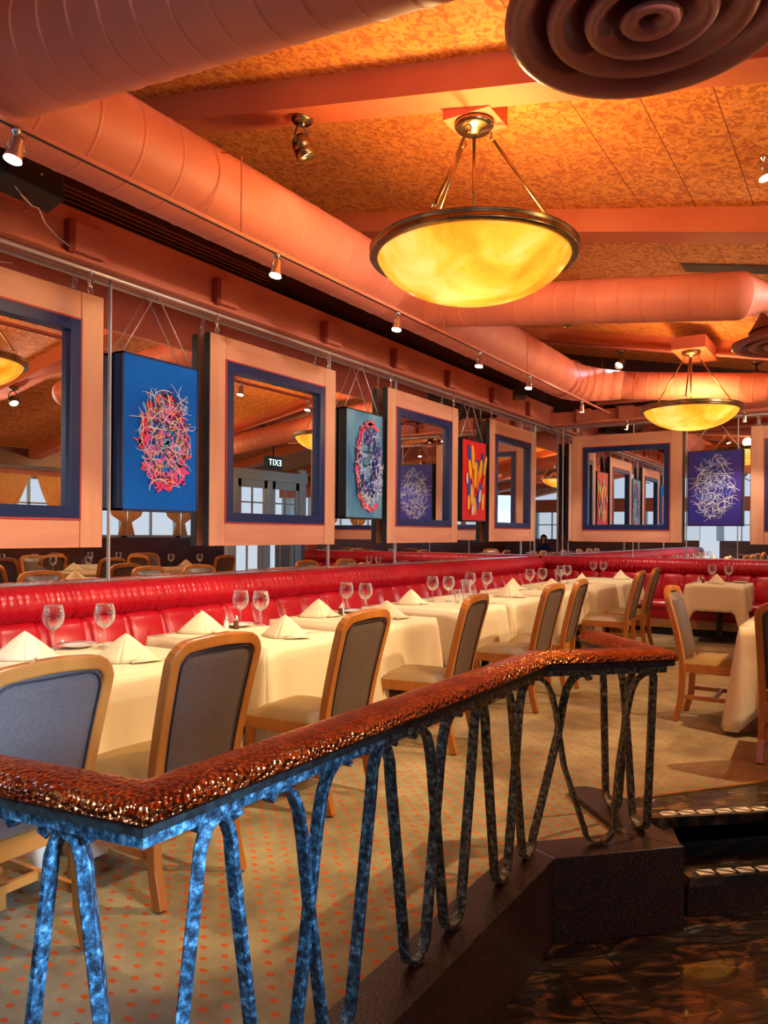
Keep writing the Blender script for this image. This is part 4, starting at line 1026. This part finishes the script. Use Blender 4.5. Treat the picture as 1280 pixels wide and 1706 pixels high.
wl = [(2.454, 3.55, 'left of two on the near table behind the blue-lit chair'), (2.66, 3.41, 'right of two on the near table behind the blue-lit chair'),
      (3.80, 3.50, 'left of two behind the brown-backed chair'), (3.84, 3.36, 'right of two behind the brown-backed chair'),
      (4.92, 3.43, 'left of two behind the third chair'), (4.93, 3.26, 'right of two behind the third chair'),
      (6.12, 3.32, 'first of four grouped behind the fourth chair'), (6.20, 3.20, 'second of four grouped behind the fourth chair'),
      (6.98, 3.36, 'third of four grouped behind the fourth chair'), (7.16, 3.26, 'last of four grouped behind the fourth chair'),
      (8.10, 3.17, 'first in the cluster above the fifth chair'), (8.44, 3.15, 'second in the cluster above the fifth chair'),
      (9.20, 3.20, 'left of the pair behind the tall tumbler near the far corner'), (9.42, 3.19, 'right of the pair behind the tall tumbler near the far corner'),
      (11.10, 3.37, 'left of the twin pair against the far corner bolster'), (11.12, 3.23, 'right of the twin pair against the far corner bolster'),
      (10.98, 1.74, 'left of two on the small back table'), (11.0, 1.54, 'right of two on the small back table')]
# a small table in the corner carries the twin pair
dining_table((10.62, 3.10, 0), 0.80, 0.80, 'small pedestal table in the angle between the two banquettes', group='banquette tables')
cloth((10.62, 3.10, 0), 1.06, 0.80, 'cream cloth on the small table in the angle of the two banquettes', seed=31)
for x, y, nm in wl:
    place(wine, wine_used, x, y, ZT0, rnd.uniform(0, 6), 'clear stemmed wine glass, %s' % nm, 'wine glass', 'wine glasses')

def make_napkin():
    t = MB()
    apex = (0, 0.01, 0.125)
    def sheet(a, b, sag, n=7):
        rows = []
        for j in range(n + 1):
            v = j / n; row = []
            for i in range(n + 1):
                u = i / n; bx_ = a[0] + (b[0] - a[0]) * u; by_ = a[1] + (b[1] - a[1]) * u
                bul = sag * math.sin(PI * u) * v
                x = apex[0] + (bx_ - apex[0]) * v; y = apex[1] + (by_ - apex[1]) * v - bul
                z = apex[2] * (1 - v ** 1.12) + 0.002
                row.append((x, y, z))
            rows.append(row)
        return rows
    t.grid(sheet((-0.155, 0.02), (-0.01, -0.085), 0.020)); t.grid(sheet((-0.01, -0.085), (0.150, 0.02), 0.020))
    t.grid(sheet((0.150, 0.02), (0.02, 0.075), -0.015)); t.grid(sheet((0.02, 0.075), (-0.155, 0.02), -0.015))
    # loose fold lying in front of the point
    t.grid([[(0.05, -0.10, 0.006), (0.13, -0.06, 0.010), (0.17, -0.01, 0.005)], [(0.03, -0.06, 0.012), (0.10, -0.03, 0.03), (0.15, 0.02, 0.012)], [(0.0, -0.02, 0.05), (0.05, 0.0, 0.07), (0.10, 0.02, 0.03)]])
    o = t.build('folded_napkin', 'napkin', None, solid=0.003); return o
nap = make_napkin(); nap_used = [False]
nl = [(2.20, 3.40, -0.5, 'at the left edge behind the blue-lit chair'), (2.42, 2.95, -0.9, 'between the blue-lit and brown-backed chairs'),
      (3.38, 3.42, -0.5, 'left of the shakers behind the brown-backed chair'), (3.50, 2.88, -1.3, 'between the brown-backed chair and the third chair'),
      (4.50, 3.38, -0.6, 'behind the third chair, beside the pepper shaker'), (4.70, 2.92, -0.8, 'just right of the third chair'),
      (5.78, 3.34, -0.5, 'between the third and fourth chairs against the booth'), (7.00, 2.95, -1.1, 'between the fourth and fifth chairs, near the aisle'),
      (7.55 + 0.4, 3.30, -0.4, 'under the cluster of glasses above the fifth chair'), (8.20, 2.95, -0.9, 'right of the fifth chair'),
      (9.60, 3.05, -0.4, 'above the sixth chair'), (10.85, 2.90, -0.5, 'in the angle of the banquettes'), (10.62, 1.62, 0.9, 'on the small back table'),
      (5.95, 0.55, 0.3, 'on the floor-length cloth at the right edge')]
for x, y, rz, nm in nl:
    place(nap, nap_used, x, y, ZT0, rz, 'cream linen napkin folded to a point, %s' % nm, 'napkin', 'folded napkins', sc=1.02)
def make_plate():
    return MB().lathe([(0.0, 0.004), (0.055, 0.004), (0.066, 0.010), (0.098, 0.020), (0.099, 0.022), (0.066, 0.013), (0.055, 0.008), (0.0, 0.008)], 36).build('side_plate', 'china')
pl_ = make_plate(); pl_u = [False]
for x, y, nm in [(2.56, 3.50, 'beside the two glasses on the nearest table'), (3.72, 3.44, 'beside the salt shakers behind the brown-backed chair'), (4.88, 3.36, 'behind the third chair'), (6.05, 3.42, 'behind the fourth chair'), (11.0, 1.40, 'on the small back table')]:
    place(pl_, pl_u, x, y, ZT0, 0, 'white china side plate %s' % nm, 'plate', 'side plates')
def make_shaker(capm):
    t = empty('salt_shaker')
    MB().lathe([(0.0, 0.0), (0.019, 0.0), (0.017, 0.02), (0.014, 0.055)], 14).build('shaker_body', 'china' if capm == 'salt' else 'darkwood', t)
    MB().lathe([(0.0145, 0.055), (0.016, 0.062), (0.012, 0.078), (0.004, 0.086), (0.0, 0.088)], 14).build('shaker_cap', 'chrome', t)
    return t
sa = make_shaker('salt'); sau = [False]; pe = make_shaker('pepper'); pe.name = 'pepper_shaker'; peu = [False]
for (p_, fl_, x, y, nm) in [(sa, sau, 3.56, 3.40, 'white salt shaker with metal cap behind the brown-backed chair'), (pe, peu, 3.62, 3.37, 'dark pepper shaker with metal cap behind the brown-backed chair'),
                            (pe, peu, 4.66, 3.30, 'dark pepper shaker beside the napkin behind the third chair'), (sa, sau, 4.72, 3.33, 'white salt shaker behind the third chair'),
                            (sa, sau, 10.72, 1.86, 'white salt shaker, left of two on the small back table'), (pe, peu, 10.68, 1.80, 'pepper shaker, right of two on the small back table')]:
    place(p_, fl_, x, y, ZT0, 0, nm, 'shaker', 'salt and pepper shakers')
def make_tumbler():
    return MB().lathe([(0.0, 0.006), (0.024, 0.006), (0.030, 0.06), (0.036, 0.16), (0.035, 0.16), (0.029, 0.06), (0.022, 0.012), (0.0, 0.012)], 24).build('tumbler', 'glass')
tu = make_tumbler(); tuu = [False]
for x, y, nm, sc in [(6.28, 3.06, 'tall clear tumbler between the four grouped wine glasses', 1.25), (6.02, 3.02, 'short clear tumbler left of the tall one behind the fourth chair', 0.8), (8.90, 3.12, 'tall clear tumbler near the far corner of the banquette', 1.25), (6.14, 2.92, 'short clear tumbler nearest the fourth chair', 0.75)]:
    place(tu, tuu, x, y, ZT0, 0, nm, 'tumbler', 'clear tumblers', sc=sc)
def make_fork():
    t = empty('fork')
    MB().bar([(0, -0.10, 0.004), (0, -0.03, 0.007), (0, 0.03, 0.006), (0, 0.05, 0.004)], 0.008, 0.003, (0, 0, 1)).build('handle', 'chrome', t)
    m = MB(); m.box((0, 0.06, 0.004), (0.022, 0.022, 0.002))
    for k in range(4): m.box((-0.009 + 0.006 * k, 0.088, 0.005), (0.003, 0.04, 0.002))
    m.build('tines', 'chrome', t); return t
fk = make_fork(); fku = [False]
for x, y, rz, nm in [(2.50, 2.84, 1.3, 'at the aisle edge of the nearest table'), (2.64, 3.30, 0.9, 'below the nearest side plate'), (3.74, 2.85, 1.2, 'right of the napkin before the third chair'), (6.15, 2.80, 1.1, 'beside the tumblers behind the fourth chair'), (4.88, 2.84, 1.2, 'right of the third chair near the table edge')]:
    place(fk, fku, x, y, ZT0, rz, 'polished steel fork %s' % nm, 'fork', 'forks')

# ------------------------------------------------------------------ far tables seen in the mirrors
k = 0
ordw = ['first', 'second', 'third', 'fourth', 'fifth', 'sixth', 'seventh', 'eighth', 'ninth', 'tenth']
for (x, y) in [(2.2, -3.2), (4.0, -3.2), (5.8, -3.2), (7.6, -3.2), (9.3, -3.2), (7.3, -1.4), (9.5, -1.3)]:
    nm = '%s far-side table counted from behind the viewer' % ordw[k]
    dining_table((x, y, 0 if x > 6.6 else -0.33), 0.9, 0.8, 'pedestal table, %s' % nm, group='far-side tables')
    zz_ = 0 if x > 6.6 else -0.33
    cloth((x, y, zz_), 0.9, 0.8, 'cream cloth, %s' % nm, seed=50 + k, group='far-side tablecloths')
    for q, (dx, dy, rz) in enumerate(((0, -0.62, 0), (0, 0.62, PI), (-0.68, 0, -PI / 2))):
        c_ = place_chair(x + dx, y + dy, rz, 'dining chair on the %s side of the %s' % (['window', 'aisle', 'near'][q], nm), 'far-side chairs'); c_.location.z = zz_
    for q, (dx, dy) in enumerate(((-0.22, -0.12), (0.2, 0.14))):
        place(wine, wine_used, x + dx, y + dy, zz_ + ZT0, 0, 'wine glass, %s of two on the %s' % (['nearer', 'farther'][q], nm), 'wine glass', 'far-side wine glasses')
    place(nap, nap_used, x + 0.18, y - 0.18, zz_ + ZT0, k * 0.7, 'folded napkin on the %s' % nm, 'napkin', 'far-side napkins')
    k += 1

# ------------------------------------------------------------------ railing
rl = empty('railing', (0, 0, 0)); tag(rl, 'hammered copper-topped railing with verdigris hairpin bars on the granite curb', 'railing')
def sweep_profile(path2, prof, z0):
    """mitred sweep of a (offset, z) profile along a 2-D polyline"""
    P2 = []
    for (o_, z_) in prof:
        ring = offset_poly(path2, o_); P2.append([(q[0], q[1], z0 + z_) for q in ring])
    rows = [[P2[j][i] for j in range(len(prof))] + [P2[0][i]] for i in range(len(path2))]
    m = MB(); m.grid(rows, smooth=False)
    for i in (0, len(path2) - 1):
        ring = rows[i][:-1]; m.add(ring, [tuple(range(len(ring))) if i else tuple(range(len(ring) - 1, -1, -1))])
    return m
def densify(path2, step=0.25):
    out = [path2[0]]
    for i in range(len(path2) - 1):
        a = Vector(path2[i]); b = Vector(path2[i + 1]); n = max(1, int((b - a).length / step))
        # keep mitres only at true corners
        for k in range(1, n + 1): out.append(tuple(a.lerp(b, k / n)))
    return out
cap = [(-0.072, 0.0)]
for k in range(1, 12):
    a = PI - PI * k / 12; cap.append((0.072 * math.cos(a), 0.004 + 0.040 * math.sin(a) ** 0.8))
cap += [(0.072, 0.0), (0.066, -0.008), (-0.066, -0.008)]
RP = densify(RAILP)
mm = sweep_profile(RP, cap, 0.828); mm.sm = [True] * len(mm.sm)
copper_cap = mm.build('copper_cap', 'copper', rl)
copper_cap.data.polygons.foreach_set('use_smooth', [len(p_.vertices) == 4 for p_ in copper_cap.data.polygons])
sweep_profile(RP, [(-0.060, 0.0), (-0.060, -0.022), (-0.052, -0.026), (0.052, -0.026), (0.060, -0.022), (0.060, 0.0)], 0.822).build('dark_band', 'darkband', rl)
sweep_profile(RP, [(-0.036, 0.0), (-0.036, -0.03), (0.036, -0.03), (0.036, 0.0)], 0.797).build('top_bar', 'patina', rl)
zb0, ztop = 0.034, 0.762
def hairpin(c, dv, lg, rg, parent=rl):
    """one bent bronze bar: U on the curb, two long legs; lg/rg = (kind, distance of the shared gap's middle from the U)
    kind 'A': leg leans straight to the apex and hooks over it; 'X': leg crosses its neighbour and curls away"""
    dv = Vector((dv[0], dv[1], 0)).normalized(); c = Vector((c[0], c[1], 0)); nv = Vector((-dv.y, dv.x, 0)); r0 = 0.066
    def pt(u, z, sd): p_ = c + dv * u + nv * sd; return (p_.x, p_.y, z)
    def leg(sgn, kind, m):
        q = []
        if kind == 'A':
            xt = m - 0.030
            q = [(m + 0.065, ztop - 0.020), (m + 0.045, ztop - 0.001), (m + 0.005, ztop - 0.002), (m - 0.028, ztop - 0.024), (m - 0.045, ztop - 0.065), (m - 0.053, ztop - 0.13)]
        elif kind == 'B':
            q = [(m - 0.075, ztop - 0.016), (m - 0.055, ztop + 0.001), (m - 0.03, ztop + 0.003), (m - 0.018, ztop - 0.01), (m - 0.012, ztop - 0.03)]
        else:
            xt = m + 0.040
            q = [(xt + 0.130, ztop - 0.022), (xt + 0.108, ztop - 0.002), (xt + 0.070, ztop - 0.006), (xt + 0.036, ztop - 0.032), (xt + 0.014, ztop - 0.075), (xt - 0.004, ztop - 0.15), (xt - 0.022, ztop - 0.26), (m - 0.002, ztop - 0.38)]
        return [(sgn * a, b) for a, b in q]
    bot = [(r0 * math.cos(PI + PI * k / 8), zb0 + r0 * 0.9 + 0.006 + r0 * 0.9 * math.sin(PI + PI * k / 8)) for k in range(9)]
    L_ = leg(-1, *lg); R_ = leg(1, *rg); pts = [(q, -0.004 if lg[0] == 'X' else 0.0) for q in L_] + [(q, 0.0) for q in bot] + [(q, 0.005 if rg[0] == 'X' else 0.0) for q in R_[::-1]]
    m = MB(); m.tube([pt(q[0], q[1], sd) for q, sd in pts], 0, 4, flat=(0.016, 0.034), up=tuple(nv))
    return m.build('baluster', 'patina', parent, bevel=0.002, seg=1)
A = Vector(RAILP[1]); B_ = Vector(RAILP[2]); C_ = Vector(RAILP[3]); E_ = Vector(RAILP[4]); Z_ = Vector(RAILP[0])
ym = 1.176; us = [1.00, 1.41, 1.66, 2.075, 2.325, 2.735]
for k, x in enumerate(us):
    lm = (x - us[k - 1]) / 2 if k else 0.16; rm = (us[k + 1] - x) / 2 if k < len(us) - 1 else 0.135
    hairpin((x, ym), (1, 0), ('X' if k % 2 == 0 else 'A', lm), ('A' if k % 2 == 0 else 'X', rm)) if k else None
bc = (C_ - B_)
# hairpin that turns the bend
q1 = [(0.165, ztop - 0.020), (0.145, ztop - 0.002), (0.115, ztop + 0.002), (0.08, ztop - 0.018), (0.057, ztop - 0.055), (0.04, ztop - 0.12), (0.02, ztop - 0.24)]
bn = bc.normalized(); pR = [((B_ + bn * (0.075 + a_)).x, (B_ + bn * (0.075 + a_)).y, z_) for a_, z_ in q1]
ux = 3.00; pL = [(ux - 0.135 - a_, ym - 0.004, z_) for a_, z_ in q1]
pB = [(ux + 0.060 * math.cos(PI + PI * k / 8), ym, zb0 + 0.060 + 0.054 * math.sin(PI + PI * k / 8)) for k in range(9)]
MB().tube(pL + pB + pR[::-1], 0, 4, flat=(0.016, 0.034), up=(0.25, 0.97, 0)).build('baluster', 'patina', rl, bevel=0.002, seg=1)
hairpin(B_.lerp(C_, 0.52), bc, ('X', 0.17), ('X', 0.10))
ce = (E_ - C_)
hairpin(C_.lerp(E_, 0.20), ce, ('B', 0.12), ('X', 0.10))
hairpin(C_.lerp(E_, 0.62), ce, ('X', 0.10), ('A', 0.15))
dl = (Z_ - A).normalized()
# the hairpin that turns the near corner: one leg under each rail
am = 1.205; UA = 0.195
q1 = [(am + 0.065, ztop - 0.020), (am + 0.045, ztop - 0.001), (am + 0.005, ztop - 0.002), (am - 0.028, ztop - 0.024), (am - 0.045, ztop - 0.065), (am - 0.053, ztop - 0.13)]
pR = [(x_, ym, z_) for x_, z_ in q1]
pL = [((A + dl * (u_ - 0.0)).x, (A + dl * u_).y, z_) for u_, z_ in [(a_ - am + UA, b_) for a_, b_ in q1]]
pB = [(A + dl * 0.05).to_3d() + Vector((0, 0, 0.09)), (A + dl * 0.035).to_3d() + Vector((0.0, 0, 0.05)), A.to_3d() + Vector((0.015, 0.015, 0.037)), A.to_3d() + Vector((0.05, 0, 0.05)), A.to_3d() + Vector((0.065, 0, 0.09))]
MB().tube([Vector(p_) for p_ in pL] + pB + [Vector(p_) for p_ in pR[::-1]], 0, 4, flat=(0.028, 0.034), up=(0.75, 0.66, 0)).build('baluster', 'patina', rl, bevel=0.002, seg=1)
ul = [0.39, 0.64, 1.055, 1.305, 1.70]
for k, u in enumerate(ul):
    lm = (u - ul[k - 1]) / 2 if k else 0.195; rm = (ul[k + 1] - u) / 2 if k < len(ul) - 1 else 0.12
    hairpin(A + dl * u, dl, ('A' if k % 2 == 0 else 'X', lm), ('X' if k % 2 == 0 else 'A', rm))

# ------------------------------------------------------------------ the photographer, seen as a small reflection in the mirrored corner
def person(loc, yaw):
    t = empty('person', loc, yaw); tag(t, 'person in dark blue clothes holding up a phone, tiny reflection in the mirrored corner', 'person')
    J = {'pelvis': (0, 0, .93, .13), 'waist': (0, 0, 1.08, .115), 'chest': (0, .0, 1.28, .14), 'neck0': (0, 0, 1.42, .065), 'neck': (0, .01, 1.48, .05), 'head': (0, .02, 1.58, .088), 'crown': (0, .015, 1.64, .07),
         'shl': (-.17, 0, 1.38, .055), 'ell': (-.22, .12, 1.18, .042), 'wrl': (-.07, .24, 1.40, .028), 'shr': (.17, 0, 1.38, .055), 'elr': (.22, .12, 1.18, .042), 'wrr': (.07, .24, 1.40, .028),
         'hpl': (-.10, 0, .88, .10), 'knl': (-.11, .02, .49, .062), 'anl': (-.11, -.01, .09, .042), 'tol': (-.12, .13, .04, .035), 'hpr': (.10, 0, .88, .10), 'knr': (.11, .02, .49, .062), 'anr': (.11, -.01, .09, .042), 'tor': (.12, .13, .04, .035)}
    Ed = [('pelvis', 'waist'), ('waist', 'chest'), ('chest', 'neck0'), ('neck0', 'neck'), ('neck', 'head'), ('head', 'crown'), ('chest', 'shl'), ('shl', 'ell'), ('ell', 'wrl'), ('chest', 'shr'), ('shr', 'elr'), ('elr', 'wrr'),
          ('pelvis', 'hpl'), ('hpl', 'knl'), ('knl', 'anl'), ('anl', 'tol'), ('pelvis', 'hpr'), ('hpr', 'knr'), ('knr', 'anr'), ('anr', 'tor')]
    # five fingers and palm for each hand, closed on the phone edges
    for s_, wn in ((-1, 'wrl'), (1, 'wrr')):
        J['pal' + wn] = (s_ * .055, .285, 1.455, .022); Ed.append((wn, 'pal' + wn))
        for f_ in range(4):
            a_ = 'f%d%s' % (f_, wn); b2_ = 'g%d%s' % (f_, wn)
            J[a_] = (s_ * .050, .325, 1.445 + f_ * .018, .0085); J[b2_] = (s_ * .030, .338, 1.449 + f_ * .018, .0075); Ed += [('pal' + wn, a_), (a_, b2_)]
        J['th' + wn] = (s_ * .045, .29, 1.485, .010); J['tt' + wn] = (s_ * .030, .302, 1.50, .008); Ed += [('pal' + wn, 'th' + wn), ('th' + wn, 'tt' + wn)]
    names = list(J); idx = {n_: i for i, n_ in enumerate(names)}
    me_ = D.meshes.new('body'); me_.from_pydata([J[n_][:3] for n_ in names], [(idx[a], idx[b]) for a, b in Ed], []); me_.update()
    body = D.objects.new('body', me_); COL.objects.link(body); body.parent = t
    skin_m = mat('navy_clothes_and_skin', (0.015, 0.035, 0.12), 0.8)
    n = skin_m.node_tree.nodes; L = skin_m.node_tree.links; tcn = n.new('ShaderNodeTexCoord'); sp = n.new('ShaderNodeSeparateXYZ'); L.new(tcn.outputs['Object'], sp.inputs[0])
    gt = n.new('ShaderNodeMath'); gt.operation = 'GREATER_THAN'; gt.inputs[1].default_value = 1.415; L.new(sp.outputs['Z'], gt.inputs[0])
    mx = n.new('ShaderNodeMix'); mx.data_type = 'RGBA'; mx.inputs[6].default_value = (0.015, 0.035, 0.12, 1); mx.inputs[7].default_value = (0.55, 0.32, 0.22, 1); L.new(gt.outputs[0], mx.inputs[0]); L.new(mx.outputs[2], n['Principled BSDF'].inputs['Base Color'])
    me_.materials.append(skin_m)
    md = body.modifiers.new('skin', 'SKIN'); md.use_smooth_shade = True
    for i, n_ in enumerate(names): me_.skin_vertices[0].data[i].radius = (J[n_][3], J[n_][3])
    me_.skin_vertices[0].data[0].use_root = True
    md = body.modifiers.new('sub', 'SUBSURF'); md.levels = 1; md.render_levels = 1
    # face: nose, ears, eyes, mouth
    MB().lathe([(0.0, 0.03), (0.008, 0.012), (0.012, 0.0)], 10, c=(0, .118, 1.565)).build('nose', skin_m, t)
    hairm = mat('dark_hair', (0.02, 0.012, 0.01), 0.5)
    rows = []
    for j in range(9):
        v_ = j / 8; z = 1.705 - 0.34 * v_; rr = 0.108 * math.sqrt(max(0.02, 1 - (1 - min(1, v_ * 2.8)) ** 2)); row = []
        for i in range(17):
            a = math.radians(150 + 240 * i / 16) ; row.append((rr * math.cos(a), 0.01 + rr * math.sin(a), z))
        rows.append(row)
    MB().grid(rows).build('hair', hairm, t, solid=0.012)
    m = MB(); m.lathe([(0, 0.008), (0.007, 0.005), (0.009, 0)], 10, c=(-.032, .104, 1.60), m=Matrix.Rotation(-PI / 2, 3, 'X')); m.lathe([(0, 0.008), (0.007, 0.005), (0.009, 0)], 10, c=(.032, .104, 1.60), m=Matrix.Rotation(-PI / 2, 3, 'X')); m.build('eyes', 'black', t)
    MB().box((0, .108, 1.53), (.045, .008, .008)).build('mouth', M['seam'], t)
    return t
pz = -0.33
pl0 = -fw * 0.42
person((pl0.x, pl0.y, pz), YAW - PI / 2)
ph_ = MB().box((0, 0, 0), (0.075, 0.009, 0.15)).build('phone', 'black'); tag(ph_, 'black phone held upright by the photographer, tiny in the mirrored corner', 'phone')
ph_.location = (-fw.x * 0.10, -fw.y * 0.10, pz + 1.475); ph_.rotation_euler = (0, 0, YAW - PI / 2)
